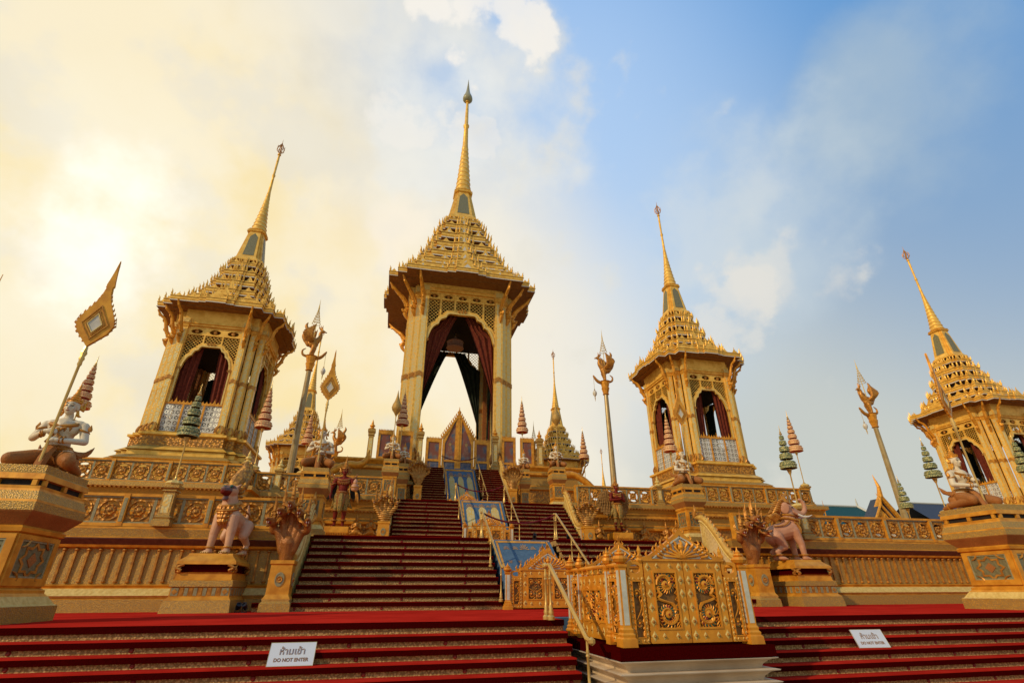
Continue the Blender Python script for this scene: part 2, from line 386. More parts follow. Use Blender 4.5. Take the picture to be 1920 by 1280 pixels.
def roof_tier(h, z0, fh, hn, zn, s, bay, k, gw=1):
    b = MB()
    mould(b, h, s, [(-h*.35,z0+.004),(-fh*.55,z0),(0,z0+.0),(0,z0+fh*.16),(-fh*.10,z0+fh*.17),(-fh*.08,z0+fh*.30),(.0,z0+fh*.42),(0,z0+fh*.80),(fh*.10,z0+fh*.86),(fh*.10,z0+fh),(-fh*.25,z0+fh*1.02)],
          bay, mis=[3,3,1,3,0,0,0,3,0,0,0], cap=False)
    # sloping roof, then the recess wall under the next tier, shade put into its dark colour
    rh = h-fh*.25-(hn+.02*h)
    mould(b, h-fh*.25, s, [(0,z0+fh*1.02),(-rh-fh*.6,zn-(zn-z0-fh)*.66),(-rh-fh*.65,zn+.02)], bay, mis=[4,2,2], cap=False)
    pl = redent(h, s, bay); n = len(pl); zt = z0+fh
    for i in range(n):
        p, q, o = Vector(pl[i]), Vector(pl[(i+1)%n]), Vector(pl[i-1])
        e = q-p; ln = e.length; nn = Vector((e.y, -e.x))/max(ln,1e-6)
        e0 = p-o
        if e0.x*e.y-e0.y*e.x > 0:      # convex corner
            dd = Vector((p.x, p.y)); flame(b, (p.x*.985, p.y*.985, zt), (dd.x, dd.y), fh*1.25, fh*.19)
        if ln < fh*.55: continue
        cnt = max(1, int(ln/(fh*1.7))); w = min(fh*.62, ln/cnt*.42)
        mid = abs((p+q).x) < 1e-4 or abs((p+q).y) < 1e-4
        if mid and bay: cnt = 1; w = ln*.46
        for j in range(cnt):
            c = p+e*((j+.5)/cnt)-nn*fh*.12
            gable(b, (c.x, c.y, zt-.01), nn, w, fh*(2.0 if (mid and bay) else .85+.45*((j+k)%2)), fh*.14, 0, gw if (mid or (j+k)%2) else 4)
    return b
def tower_shaft(P):
    """bell, ringed spire and openwork finial: list of (name, MB, mats)"""
    h, z0, h1, z1 = P['bell']; b = MB(); s = h*.17
    mould(b, h, s, [(h*.22,z0-.5*h),(h*.22,z0-.3*h),(h*.10,z0-.22*h),(.0,z0)], mis=[0]*4)
    rs = []
    b2 = [redent(h+(h1-h)*t, s*(1-.4*t)) for t in (0,1)]
    b.rings([[(x,y,z0) for x,y in b2[0]], [(x,y,z1) for x,y in b2[1]]], 0)
    for k in range(4):        # mosaic field on each face of the bell
        R = Matrix.Rotation(k*pi/2, 4, 'Z'); w0 = h-2.0*s; w1 = (h1-2*s*.6)
        y0 = -h-.004*h; y1 = -h1-.004*h; dz = z1-z0; e = .015*h
        def pt(u, t, o): w = w0+(w1-w0)*t; return (u*w*.66, y0+(y1-y0)*t-o, z0+dz*t)
        b.add([pt(-1,.04,e),pt(1,.04,e),pt(1,.78,e),pt(0,.93,e),pt(-1,.78,e),pt(-1,.04,-e),pt(1,.04,-e),pt(1,.78,-e),pt(0,.93,-e),pt(-1,.78,-e)],
              [(0,1,2,3,4),(9,8,7,6,5),(0,5,6,1),(1,6,7,2),(2,7,8,3),(3,8,9,4),(4,9,5,0)], 1, R)
    mould(b, h1, s*.6, [(0,z1-.02*h),(h1*.18,z1+.02*h),(h1*.24,z1+.12*h),(h1*.08,z1+.17*h),(h1*.2,z1+.25*h),(0,z1+.3*h)])
    out = [('bell', b, [GOLDT, OLIV])]
    zb = z1+.3*h; r0_, rt, zt = h1*1.04, P['spire'][0], P['spire'][1]; b = MB(); prof = []
    H = zt-zb; nr = 11
    for i in range(nr):
        t0 = (i/nr)*.50; t1 = ((i+1)/nr)*.50; ra = r0_*(1-t0)**P['sk']; rb = r0_*(1-t1)**P['sk']
        a, c = zb+H*t0, zb+H*t1
        prof += [(ra*1.0,a),(ra*1.07,a+.10*(c-a)),(ra*1.0,a+.22*(c-a)),((ra*.3+rb*.7)*.97,a+.86*(c-a))]
    re = r0_*.5**P['sk']; prof += [(re*.95,zb+H*.51),(re*.72,zb+H*.70),(re*1.0,zb+H*.71),(re*1.05,zb+H*.725),(re*.68,zb+H*.74),(rt*1.3,zb+H*.95),(rt,zt),(rt*1.9,zt+.002*H),(rt*1.9,zt+.01*H),(rt*.6,zt+.02*H)]
    b.lathe(prof, 16); out.append(('spire', b, [GOLDT, SILV]))
    if P.get('closed_finial'):
        b = MB(); q = P['fin']; a = zt; F = q-a; r = P['finr']
        b.lathe([(.03*F,a),(.2*r,a+.03*F),(.62*r,a+.05*F),(.97*r,a+.11*F),(r,a+.16*F),(.9*r,a+.24*F),(.62*r,a+.34*F),(.42*r,a+.44*F),(.26*r,a+.62*F),(.12*r,a+.82*F),(.01,a+F)], 16)
        out.append(('finial', b, [SILV]))
    else:
        b = MB(); q = P['fin']; a = zt; F = q-a; r = P['finr']
        b.lathe([(rt*.7,a),(rt*1.4,a+.1*F),(rt*.6,a+.16*F),(rt*.4,a+.7*F),(rt*.8,a+.72*F),(rt*.3,a+.8*F),(.006,a+F)], 8)
        for k in range(8):
            an = k*pi/4; c_, s_ = cos(an), sin(an)
            pts = path([(rt*c_,rt*s_,a+.15*F),(r*.9*c_,r*.9*s_,a+.28*F),(r*c_,r*s_,a+.40*F),(r*.62*c_,r*.62*s_,a+.54*F),(rt*.6*c_,rt*.6*s_,a+.70*F)], 4)
            b.tube(pts, r*.085, 5)
            flame(b, (r*.9*c_, r*.9*s_, a+.42*F), (c_,s_), .13*F, r*.09)
        out.append(('finial', b, [GOLDB]))
    return out
def arch_curve(oh, za, zs, n=0):
    """right half of the cusped arch from apex to springing (x, z)"""
    d = za-zs
    raw = [(0,1),(.34,1),(.40,.985),(.44,.93),(.47,.86),(.53,.83),(.60,.80),(.655,.72),(.68,.62),(.74,.59),(.81,.53),(.87,.43),(.92,.30),(.955,.14),(1,0)]
    return [(oh*x, zs+d*z) for x, z in raw]
def face_screen(P):
    """arched fretwork screen between the columns of one face, in the XZ plane, front at y=0 facing -Y"""
    oh, ow = P['oh'], P['ow']; za, zs, zb, zt = P['apex'], P['spring'], P['open0'], P['fret1']
    fr = MB(); t = P['th']; A = arch_curve(oh, za, zs); bw = P['bandw']
    right = A+[(oh, zb)]
    outer = []
    for i, (x, z) in enumerate(right):
        p0 = Vector(right[max(i-1,0)]); p1 = Vector(right[min(i+1,len(right)-1)]); tt = (p1-p0).normalized(); nn = Vector((-tt.y, tt.x))
        nn = nn if nn.x+nn.y > 0 else -nn
        o = Vector((x,z))+nn*bw; outer.append((min(max(o.x,0), ow), o.y if i < len(right)-1 else z))
    outer[0] = (0, za+bw)
    full_i = [(-x,z) for x,z in reversed(right)]+right[1:]; full_o = [(-x,z) for x,z in reversed(outer)]+outer[1:]
    fr.band(full_i, full_o, 0, t, 0)
    e = bw*.28     # raised inner moulding
    in2 = [(x*(1+0*e), z) for x, z in full_i]; mid_ = [(a[0]+(c[0]-a[0])*.4, a[1]+(c[1]-a[1])*.4) for a, c in zip(full_i, full_o)]
    fr.band(in2, mid_, -t*.35, -.002, 1)
    # keystone flourish and shoulder scrolls
    for sx, sz, sc in ((0, za+bw*.6, 1), (-oh*1.02, zs+bw*.3, .6), (oh*1.02, zs+bw*.3, .6)):
        for k in (-1,0,1):
            fr.tube(path([(sx+k*bw*.5*sc, -t*.3, sz-bw*.2), (sx+k*bw*.9*sc, -t*.5, sz+bw*.15), (sx+k*bw*.35*sc, -t*.5, sz+bw*(.55 if k else 1.05)*sc)],3), [bw*.2*sc]*3+[bw*.14*sc]*3+[bw*.03], 5, 2)
    # fretwork grid: mullions, transom, row of pierced rings
    zr = P['ring0']; nc = P['cells']; m = P['mull']
    fr.box(-ow, ow, 0, t, zt-m, zt); fr.box(-ow, ow, 0, t, zr-m*.5, zr+m*.5)
    def arch_z(x):
        x = abs(x); best = zb
        for (xa,zA),(xb,zB) in zip(outer[:-1], outer[1:]):
            if min(xa,xb)-1e-6 <= x <= max(xa,xb)+1e-6:
                best = max(best, zA if abs(xb-xa) < 1e-6 else zA+(zB-zA)*(x-xa)/(xb-xa))
        return best
    W = 2*ow/nc
    for i in range(nc+1):
        x = -ow+i*W; zz = arch_z(min(abs(x), ow*.999)); fr.box(x-m*.5, x+m*.5, 0.003, t-.003, max(zz-bw*.3,zb), zt-m)
    for i in range(nc):
        cx = -ow+(i+.5)*W; R = min(W, zt-m-zr)*.40; RX = min(W*.40, R*1.9); cz = (zr+zt-m)/2; sq = []; ci = []
        for k in range(24):
            an = k*pi/12; ci.append((cx+RX*cos(an), cz+R*.95*sin(an)))
            c_, s_ = cos(an), sin(an); f = 1/max(abs(c_), abs(s_)); sq.append((cx+(W/2-m*.5)*max(-1,min(1,c_*f)), cz+((zt-m-zr-m*.5)/2)*max(-1,min(1,s_*f))))
        fr.band(ci, sq, .004, t-.004, 0, closed=True)
        fr.lathe([(R*.60,0),(R*.60,t*.9),(R*.3,t*1.1)], 12, mi=2, M=Matrix.Translation((cx,t,cz)) @ Matrix.Rotation(pi/2,4,'X'))
        fr.box(cx-R*.10, cx+R*.10, t*.3, t*.7, cz-R*.98, cz+R*.98, 0)
    lat = MB(); st = P['lat']; lw = st*.125
    for i in range(nc):
        x0, x1 = -ow+i*W+m*.5, -ow+(i+1)*W-m*.5; z1 = zr-m*.5
        for sg in (1,-1):
            zlo = min(arch_z(x0), arch_z(x1), arch_z((x0+x1)/2))
            c = math.floor((zlo-x1-1)/st)*st if sg > 0 else math.floor((zlo+x0-1)/st)*st
            while c < z1+abs(x0)+abs(x1)+1:
                seg = None; N_ = 40
                for k in range(N_+1):
                    x = x0+(x1-x0)*k/N_; z = c+sg*x; ok = arch_z(x)-.01 < z < z1
                    if ok: seg = [seg[0], (x,z)] if seg else [(x,z),(x,z)]
                    if (not ok or k == N_) and seg:
                        (xa,za_),(xb,zb_) = seg
                        if xb-xa > .01:
                            dz = lw*.7; lat.add([(xa,t*(.36 if sg>0 else .44),za_-dz),(xb,t*(.36 if sg>0 else .44),zb_-dz),(xb,t*(.36 if sg>0 else .44),zb_+dz),(xa,t*(.36 if sg>0 else .44),za_+dz),(xa,t*(.43 if sg>0 else .51),za_-dz),(xb,t*(.43 if sg>0 else .51),zb_-dz),(xb,t*(.43 if sg>0 else .51),zb_+dz),(xa,t*(.43 if sg>0 else .51),za_+dz)],
                                [(0,1,2,3),(7,6,5,4),(0,4,5,1),(3,2,6,7),(0,3,7,4),(1,5,6,2)])
                        seg = None
                c += st
    return fr, lat
def drape(P, side, half):
    """tied-back curtain: u across folds, v downwards"""
    oh, za, zb = P['oh']*1.06, P['apex']+P['bandw']*.4, P['open0']; b = MB(); nu, nv = 36, 22; tv = P['tie']; rs = []
    for j in range(nv+1):
        v = j/nv; z = za+(zb-za)*v
        if v < tv: q = v/tv; inner = oh*(P['top_in']+(P['tie_in']-P['top_in'])*(q**.85))
        else: q = (v-tv)/(1-tv); inner = oh*(P['tie_in']+(P['bot_in']-P['tie_in'])*q)
        outer = oh*(.99 if v > .3 else .35+.64*min(1, v/.3+.2)) if v < .12 else oh*.99
        amp = P['fold']*(.5+.5*abs(1-v/tv) if v < tv else .8)
        rs.append([(side*(outer+(inner-outer)*i/nu), sin(i/nu*pi*7)*amp+half, z+(.0)) for i in range(nu+1)])
    b.rings(rs, 0, False, False, closed=False)
    return b
def corner_plan(P):
    F, s, cw = P['F'], P['s'], P['cw']; w = F-2*s
    return [((w-cw/2), -(F-cw/2), (.30,-.954)), ((F-s-cw/2), -(F-s-cw/2), (.7071,-.7071)), ((F-cw/2), -(w-cw/2), (.954,-.30))]
def build_tower(P, t):
    F, s, cw = P['F'], P['s'], P['cw']
    b = MB(); mould(b, F, s, P['base'], P.get('bbay'), mis=P.get('basem')); b.build('base', [GOLDT, GOLDF, GOLDO], t)
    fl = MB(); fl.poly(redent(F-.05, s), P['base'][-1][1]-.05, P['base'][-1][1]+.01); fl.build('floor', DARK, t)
    # columns, each its own mesh (shared data)
    z0, z1 = P['col0'], P['col1']; H = z1-z0; c = MB(); hw = cw/2; tp = P.get('taper', .97)
    k = cw
    c.rings([[(x*r,y*r,z) for x,y in ((-1,-1),(1,-1),(1,1),(-1,1))] for r, z in [(hw*1.5,z0),(hw*1.5,z0+.3*k),(hw*1.2,z0+.45*k),(hw*1.35,z0+.7*k),(hw*1.08,z0+.9*k),(hw,z0+1.1*k),(hw*tp,z1-1.6*k),(hw*1.2,z1-1.5*k),(hw*1.0,z1-1.3*k),(hw*1.25,z1-1.1*k),(hw*1.0,z1-.95*k),(hw*1.22,z1-.05*k),(hw*1.22,z1)]], 0)
    for q in range(4):
        R = Matrix.Rotation(q*pi/2, 4, 'Z')
        c.box(-hw*.55, hw*.55, -hw-.012*k, -hw+.1*k, z0+1.5*k, z1-1.9*k, 1, R)
        zm = z0+H*.46
        c.plate([(-hw*.9,zm-.3*k),(0,zm-.05*k),(hw*.9,zm-.3*k),(hw*.9,zm+.3*k),(0,zm+.55*k),(-hw*.9,zm+.3*k)], -hw-.07*k, -hw+.02, 2, R)
        for kk in (-1, 1):   # leaf flame at the foot
            c.tube(path([(kk*hw*.6,-hw*1.3,z0+.7*k),(kk*hw*.9,-hw*1.5,z0+1.2*k),(kk*hw*.2,-hw*1.15,z0+2.0*k)],3), [hw*.3]*3+[hw*.22]*3+[hw*.04], 5, 2, R)
        c.box(-hw*.9, hw*.9, -hw*1.23-.01*k, -hw, z1-.85*k, z1-.12*k, 3, R)
    proto = c.build('column', [GOLDT, MOSA, GOLDB, PALE], t, smooth=False)
    bp = MB(); ez = P['roof'][0][1]; E = P['roof'][0][0]; reach = P['reach']
    pts = path([(0,.0,z1-4.6*k),(0,-.50*k,z1-3.7*k),(0,-.22*k,z1-2.7*k),(0,-.80*k,z1-1.7*k),(0,-reach*.50,ez-1.5*k),(0,-reach*.80,ez-.75*k),(0,-reach,ez+.03)], 5)
    bp.tube(pts, lerps([.10*k,.30*k,.26*k,.32*k,.26*k,.20*k,.12*k], 5), 7)
    for zz, yy, r in ((z1-3.3*k,-.40*k,.36*k),(z1-2.1*k,-.55*k,.34*k)):
        bp.lathe([(.01,-.12*k),(r,-.06*k),(r*1.05,.06*k),(.01,.12*k)], 9, M=Matrix.Translation((0,yy,zz)) @ Matrix.Rotation(pi/2,4,'Y'))
    for a in (.2,.36,.5,.66,.82):
        p = pts[int(a*(len(pts)-1))]; bp.tube(path([p, p+Vector((0,-.35*k,.05*k)), p+Vector((0,-.42*k,.42*k))],3), [.16*k]*3+[.11*k]*3+[.01], 5)
    brk = bp.build('eave_bracket', GOLD, t, smooth=True); first = True
    for q in range(4):
        for (x, y, d) in corner_plan(P):
            R = Matrix.Rotation(q*pi/2, 3, 'Z'); pos = R @ Vector((x, y, 0)); dd = R @ Vector((d[0], d[1], 0))
            o, bo = (proto, brk) if first else (mkobj('column', proto.data, t), mkobj('eave_bracket', brk.data, t)); first = False
            o.location = pos; bo.location = pos+dd*hw*.9; bo.rotation_euler.z = math.atan2(dd.x, -dd.y)
    for q in range(4):    # brocade-clad inner piers
        b = MB(); a_, c_ = F-2*s-cw*.35, F-s-cw*.6; b.box(a_, c_, -c_, -a_, z0+.2*k, z1-.3*k); o = b.build('inner_pier', PIER, t); o.rotation_euler.z = q*pi/2
    # screens, curtains, sill on each face
    fr, lat = face_screen(P); yf = -(F-P['inset']); fo = lo = None
    for q in range(4):
        if fo is None:
            fo = fr.build('arch_screen', [GOLDT, PALE, GOLDB], t); lo = lat.build('lattice', GOLDT, fo); f_, l_ = fo, lo
        else: f_ = mkobj('arch_screen', fo.data, t); mkobj('lattice', lo.data, f_)
        f_.location = Matrix.Rotation(q*pi/2, 3, 'Z') @ Vector((0, yf, 0)); f_.rotation_euler.z = q*pi/2
        for sd in (-1, 1):
            key = 'dr%d' % sd
            if key not in P:
                d1 = drape(P, sd, 0); d2 = drape(P, sd, .05*P['oh'])
                d1.f = d1.f; o = MB(); o.v = d1.v+d2.v; n = len(d1.v); o.f = d1.f+[tuple(i+n for i in f) for f in d2.f]; o.m = [0]*len(d1.f)+[1]*len(d2.f)
                ob = o.build('curtain', [CURT, LINE], t, smooth=True); P[key] = ob.data
            else: ob = mkobj('curtain', P[key], t)
            ob.location = Matrix.Rotation(q*pi/2, 3, 'Z') @ Vector((0, yf+P['th']+P['fold']+.06*P['oh'], 0)); ob.rotation_euler.z = q*pi/2
        if P.get('sill') and q in P['sill_sides']:
            if 'sillo' not in P:
                a, c2 = P['sill']; o = MB(); ow = P['ow']; hh = c2-a; m = P['mull']
                o.box(-ow,ow,0,P['th'],a,a+m); o.box(-ow,ow,-.02,P['th'],c2-m,c2); xs = (-ow,-ow*.36,ow*.36,ow)
                for x in xs: o.box(x-m*.6,x+m*.6,-.015,P['th'],a+m,c2-m)
                for i in range(15): gable(o, (-ow*.92+i*ow*1.84/14, 0, c2), (0,-1), ow*.06, ow*(.22 if i in (2,7,12) else .11), .03, 0, 0)
                pan = MB()
                for x0_, x1_ in zip(xs[:-1], xs[1:]):
                    x0_ += m*.6; x1_ -= m*.6; nx = max(2, round((x1_-x0_)/.21)); dx = (x1_-x0_)/nx; nz = max(2, round((hh-2*m)/.21)); dz = (hh-2*m)/nz
                    for i in range(nx):
                        for j in range(nz):
                            cx, cz = x0_+(i+.5)*dx, a+m+(j+.5)*dz; A = []; B = []
                            for kq in range(16):
                                an = kq*pi/8; r = .42 if kq % 2 else .36; A.append((cx+dx*r*cos(an), cz+dz*r*sin(an)))
                                f = 1/max(abs(cos(an)),abs(sin(an))); B.append((cx+dx*.5*cos(an)*f, cz+dz*.5*sin(an)*f))
                            pan.band(A, B, .02, .05, 0, closed=True)
                            for kq in range(3):
                                an = kq*pi/3; ux, uz = cos(an), sin(an); pan.add([(cx-ux*dx*.4-uz*.012,.03,cz-uz*dz*.4+ux*.012),(cx+ux*dx*.4-uz*.012,.03,cz+uz*dz*.4+ux*.012),(cx+ux*dx*.4+uz*.012,.03,cz+uz*dz*.4-ux*.012),(cx-ux*dx*.4+uz*.012,.03,cz-uz*dz*.4-ux*.012)], [(0,1,2,3)])
                so_ = o.build('sill_screen', [GOLD], t); po = pan.build('pierced_panel', WHITE, so_); P['sillo'] = (so_.data, po.data)
            else: so_ = mkobj('sill_screen', P['sillo'][0], t); mkobj('pierced_panel', P['sillo'][1], so_)
            so_.location = Matrix.Rotation(q*pi/2, 3, 'Z') @ Vector((0, yf-.02, 0)); so_.rotation_euler.z = q*pi/2
    b = MB(); zt = P['fret1']; mould(b, F, s, [(-.10*F,zt),(-.02,zt+.02),(-.02,zt+.3*cw),(.03,zt+.4*cw),(-.06,zt+.6*cw),(-.03,ez+.02)]); b.build('entablature', GOLDT, t)
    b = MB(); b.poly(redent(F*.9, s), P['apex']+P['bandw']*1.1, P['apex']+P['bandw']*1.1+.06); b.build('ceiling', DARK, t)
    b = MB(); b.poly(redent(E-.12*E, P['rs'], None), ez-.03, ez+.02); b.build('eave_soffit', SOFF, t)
    R_ = P['roof']; n = len(R_)
    for k_ in range(n):
        h, z = R_[k_]; hn, zn = R_[k_+1] if k_+1 < n else (P['bell'][0]*1.2, P['bell'][1]-.45*P['bell'][0])
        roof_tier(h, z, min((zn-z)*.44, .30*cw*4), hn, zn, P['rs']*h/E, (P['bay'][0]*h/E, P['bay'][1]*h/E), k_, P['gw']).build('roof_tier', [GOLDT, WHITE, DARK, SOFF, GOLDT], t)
    for nm, b, ms in tower_shaft(P): b.build(nm, ms, t, smooth=(nm != 'bell'))
PI_ = dict(F=1.95, s=.30, cw=.27, oh=.95, ow=1.09, th=.09, inset=.1, apex=6.05, spring=4.95, open0=3.45, fret1=6.98, ring0=6.62, cells=3, mull=.06, bandw=.17, lat=.145,
    base=[(.95,0),(.95,.18),(.80,.24),(.80,.62),(.9,.68),(.9,.80),(.62,.9),(.62,1.02),(.7,1.06),(.5,1.2),(.34,1.26),(.34,1.42),(.42,1.46),(.25,1.6),(.14,1.68),(.14,2.05),(.22,2.09),(.22,2.18),(.0,2.22),(0,2.26)],
    basem=[1,1,0,1,0,0,1,0,1,1,0,1,0,1,2,0,0,1,0,0], col0=2.1, col1=7.35, roof=[(2.60,7.80),(1.90,8.36),(1.48,8.96),(1.18,9.62),(.98,10.3),(.80,11.0)], rs=.38, bay=(.15,.40), reach=.76, gw=4,
    sk=2.2, bell=(.60,11.75,.37,13.45), spire=(.05,19.25), fin=20.5, finr=.20, sill=(2.25,3.5), sill_sides=(0,1,2,3), tie=.97, top_in=.30, tie_in=.44, bot_in=.46, fold=.05)
PM_ = dict(F=3.85, s=.42, cw=.56, oh=2.42, ow=2.62, th=.2, inset=.15, apex=11.55, spring=9.2, open0=.6, fret1=13.3, ring0=12.75, cells=5, mull=.13, bandw=.33, lat=.27,
    base=[(1.0,0),(1.0,.12),(.8,.18),(.8,.3),(.5,.4),(.5,.5),(0,.56),(0,.6)], basem=[0,1,0,1,0,0,0,0], col0=.5, col1=13.75, roof=[(5.45,13.95),(4.62,14.8),(3.92,15.75),(3.32,16.85),(2.80,18.1),(2.36,19.4),(1.97,20.7),(1.62,21.85)], rs=.62, bay=(.34,.80), reach=1.6, gw=1,
    sk=1.35, bell=(1.22,23.0,.68,26.0), spire=(.11,38.6), fin=42.15, finr=.50, closed_finial=True, tie=.55, top_in=.08, tie_in=.92, bot_in=.96, fold=.09)
tm = thing('spired_pavilion', 'tallest golden pavilion at the top of the central stairs, open arch hung with red curtains', 'pavilion', (0,0,6.6), group='golden spired pavilions')
build_tower(PM_, tm)
b = MB(); b.lathe([(.02,0),(.66,.02),(.70,.08),(.64,.14),(.62,.5),(.68,.58),(.5,.66),(.25,.8),(.08,1.05)], 10); ch = b.build('hanging_canopy', mat('pinkish_canopy', (.42,.24,.16), (.3,.15,.1), 12, .6), None, smooth=True, loc=(0,0,17.15))
b = MB(); b.tube([(0,0,1.0),(0,0,1.45)], .03, 6); b.build('cord', BRASS, ch); tag(ch, 'pinkish round canopy hanging inside the tallest pavilion', 'canopy')
ti = thing('spired_pavilion', 'golden pavilion with pierced sill screen, leaning spire on the left of the central stairs', 'pavilion', (-12,-12,3.5), group='golden spired pavilions')
build_tower(PI_, ti)
dup(ti, 'golden pavilion standing right of the central stairs, with a lilac-grey cloud behind its spire', (12,-12,3.5))
dup(ti, 'small distant golden pavilion behind the grey pole, left of the tallest pavilion', (-12,12,3.5))
dup(ti, 'small distant golden pavilion partly hidden, just right of the tallest pavilion', (12,12,3.5))
dup(ti, 'golden pavilion cut off by the right edge of the photograph', (20.17,-20.17,1.35), scale=.695)
dup(ti, 'tip of a far golden spire above the parapet behind the winged statue', (20.17,20.17,1.35), scale=.695)
# ---------------------------------------------------------------- ground, terraces, stairs
Z0, Z1, Z2, Z3 = -.34, 1.40, 3.5, 6.6; ZG = -1.6
b = MB(); b.add([(-900,-60,ZG),(900,-60,ZG),(900,1600,ZG),(-900,1600,ZG)], [(0,1,2,3)]); struct(b.build('ground', STONE))
# lowest platform in red carpet
b = MB(); b.box(-32,-1.25,-28.2,-21.5,ZG,Z0-.03,0); b.box(1.25,32,-28.2,-21.5,ZG,Z0-.03,0); b.box(-1.25,1.25,-27.0,-21.5,ZG,Z0-.03,0); b.box(-1.253,-1.249,-28.19,-27.2,ZG,Z0-.08,2); b.box(1.249,1.253,-28.19,-27.2,ZG,Z0-.08,2); b.box(-32,-1.25,-28.24,-21.5,Z0-.07,Z0,1); b.box(1.25,32,-28.24,-21.5,Z0-.07,Z0,1); b.box(-1.25,1.25,-27.0,-21.5,Z0-.07,Z0,1); b.box(-1.25,1.25,-27.27,-27.0,ZG,Z0-.015,2)
o = struct(b.build('lower_platform', [RISE, CARP, BLUE]))
def flight(label, x0, x1, y0, z0, y1, z1, n, group=None, widen=None, over=.035, solid=True, dark=False, desc=False):
    """carpeted flight climbing from (y0,z0) to (y1,z1): relief risers under overhanging carpet"""
    t = thing('stair_flight', label, 'stairs', ((x0+x1)/2, y0, z0), group=group); r = (z1-z0)/n; td = (y1-y0)/n; cx = (x0+x1)/2
    a = MB(); c = MB(); zb = -.02 if solid else -r
    for k in range(n):
        xa, xb = x0-cx, x1-cx
        if widen and k < 1: xa -= widen[0]; xb += widen[1]
        y = td*k; z = r*(k+1)
        a.box(xa+.02, xb-.02, y, y1-y0+.75 if k == n-1 else y+td+.02, (r*k if k else zb), z-.02, 0)
        w = r*.5     # the carpet hangs over each nosing
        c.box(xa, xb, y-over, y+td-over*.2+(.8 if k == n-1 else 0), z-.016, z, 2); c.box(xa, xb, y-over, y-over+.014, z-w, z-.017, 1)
        m = max(1, int((xb-xa)/1.45))
        for j in range(m):
            xr = xa+(xb-xa)*(j+.5)/m+.05*((k*7) % 3-1)
            a.lathe([(r*.2,0),(r*.12,.012)], 8, mi=1, M=Matrix.Translation((xr, y, z-r*.74)) @ Matrix.Rotation(pi/2,4,'X'))
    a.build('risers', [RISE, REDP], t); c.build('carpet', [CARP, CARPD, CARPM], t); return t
G1 = 'carpeted flights of the central stairs'
flight('lowest red-carpeted flight left of the blue ramp, between the naga block and gate', -5.7, -1.0, -23.1, Z0, -20.7, Z1, 10, G1, (.75,0))
flight('lowest red-carpeted flight right of the blue ramp, behind the foreground gilded enclosure', 1.0, 5.7, -23.1, Z0, -20.7, Z1, 10, G1, (0,.75))
flight('middle carpeted flight left of the blue ramp, climbing to the second terrace', -3.65, -1.0, -16.3, Z1, -13.6, Z2, 12, G1)
flight('middle carpeted flight right of the blue ramp, climbing to the second terrace', 1.0, 3.65, -16.3, Z1, -13.6, Z2, 12, G1)
flight('narrow top carpeted flight left of the blue ramp, below the painted doors', -2.35, -.97, -9.8, Z2, -5.7, Z3, 19, G1)
flight('narrow top carpeted flight right of the blue ramp, below the painted doors', .97, 2.35, -9.8, Z2, -5.7, Z3, 19, G1)
NS = 9
def foreground(label, x0, x1):
    t = thing('stair_flight', label, 'stairs', ((x0+x1)/2, -28.2, ZG), group='broad foreground steps'); cx = (x0+x1)/2; a = MB(); c = MB()
    for k in range(1, NS):
        z = Z0-.14*k-ZG; y = -.16*k; xa = x0-cx; xb = x1-cx
        if x1 < 0: xb += .0
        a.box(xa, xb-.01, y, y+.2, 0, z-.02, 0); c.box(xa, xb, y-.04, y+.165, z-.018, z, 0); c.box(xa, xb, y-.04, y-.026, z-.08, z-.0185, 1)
        for j in range(-1, 30):
            xr = xa+.9+j*1.22+.11*k
            if xa < xr < xb: a.lathe([(.03,0),(.018,.012)], 8, mi=1, M=Matrix.Translation((xr, y, z-.105)) @ Matrix.Rotation(pi/2,4,'X'))
    k = 0; z = Z0-ZG
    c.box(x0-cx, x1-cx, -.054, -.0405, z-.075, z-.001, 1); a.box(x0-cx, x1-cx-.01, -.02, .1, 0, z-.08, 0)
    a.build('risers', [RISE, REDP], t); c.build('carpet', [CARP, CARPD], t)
foreground('broad red-carpeted foreground steps on the left of the gilded enclosure', -32, -1.25)
foreground('broad red-carpeted foreground steps on the right of the gilded enclosure', 1.25, 32)
def terrace(name, label, outline, z0, z1, prof, mats, extra=None):
    """outline CCW in XY; prof: (outward offset, height fraction-free z, material index)"""
    t = thing(name, label, 'terrace', (0,0,z0)); n = len(outline); P = [Vector(p) for p in outline]
    def off(d):
        out = []
        for i in range(n):
            a, p, c = P[i-1], P[i], P[(i+1)%n]; n1_ = Vector(((p-a).y, -(p-a).x)).normalized(); n2_ = Vector(((c-p).y, -(c-p).x)).normalized()
            out.append(p+(n1_+n2_)*d/(1+n1_.dot(n2_)) if n1_.dot(n2_) > -.9 else p)
        return out
    b = MB(); b.rings([[(q.x,q.y,z-z0) for q in off(d)] for d, z, m in prof], mis=[m for d, z, m in prof]); w = b.build('wall', mats, t)
    return t, off
# terrace 1
o1 = [(-24,-24.4),(-17.2,-24.4),(-17.2,-22),(-6.1,-22),(-6.1,-20.1),(6.1,-20.1),(6.1,-22),(17.2,-22),(17.2,-24.4),(24,-24.4),(24,30),(-24,30)]
h0 = Z0-.012
pr1 = [(.28,h0,1),(.28,h0+.26,0),(.24,h0+.28,3),(.30,h0+.33,3),(.16,h0+.47,0),(.13,h0+.49,0),(.16,h0+.53,0),(.02,h0+.56,1),(.0,h0+1.28,0),(.10,h0+1.31,0),(.12,h0+1.36,4),(.2,h0+1.48,4),(.2,h0+1.50,0),(.12,h0+1.53,1),(.15,h0+1.70,0),(.15,Z1-.01,0),(.0,Z1,0)]
T1, off1 = terrace('lowest_terrace', 'long lowest gold terrace wall with ribbed band, rising from the red carpet', o1, Z0, Z1, pr1, [GOLD, GOLDF, GOLDO, PALE, MAHOG])
b = MB()
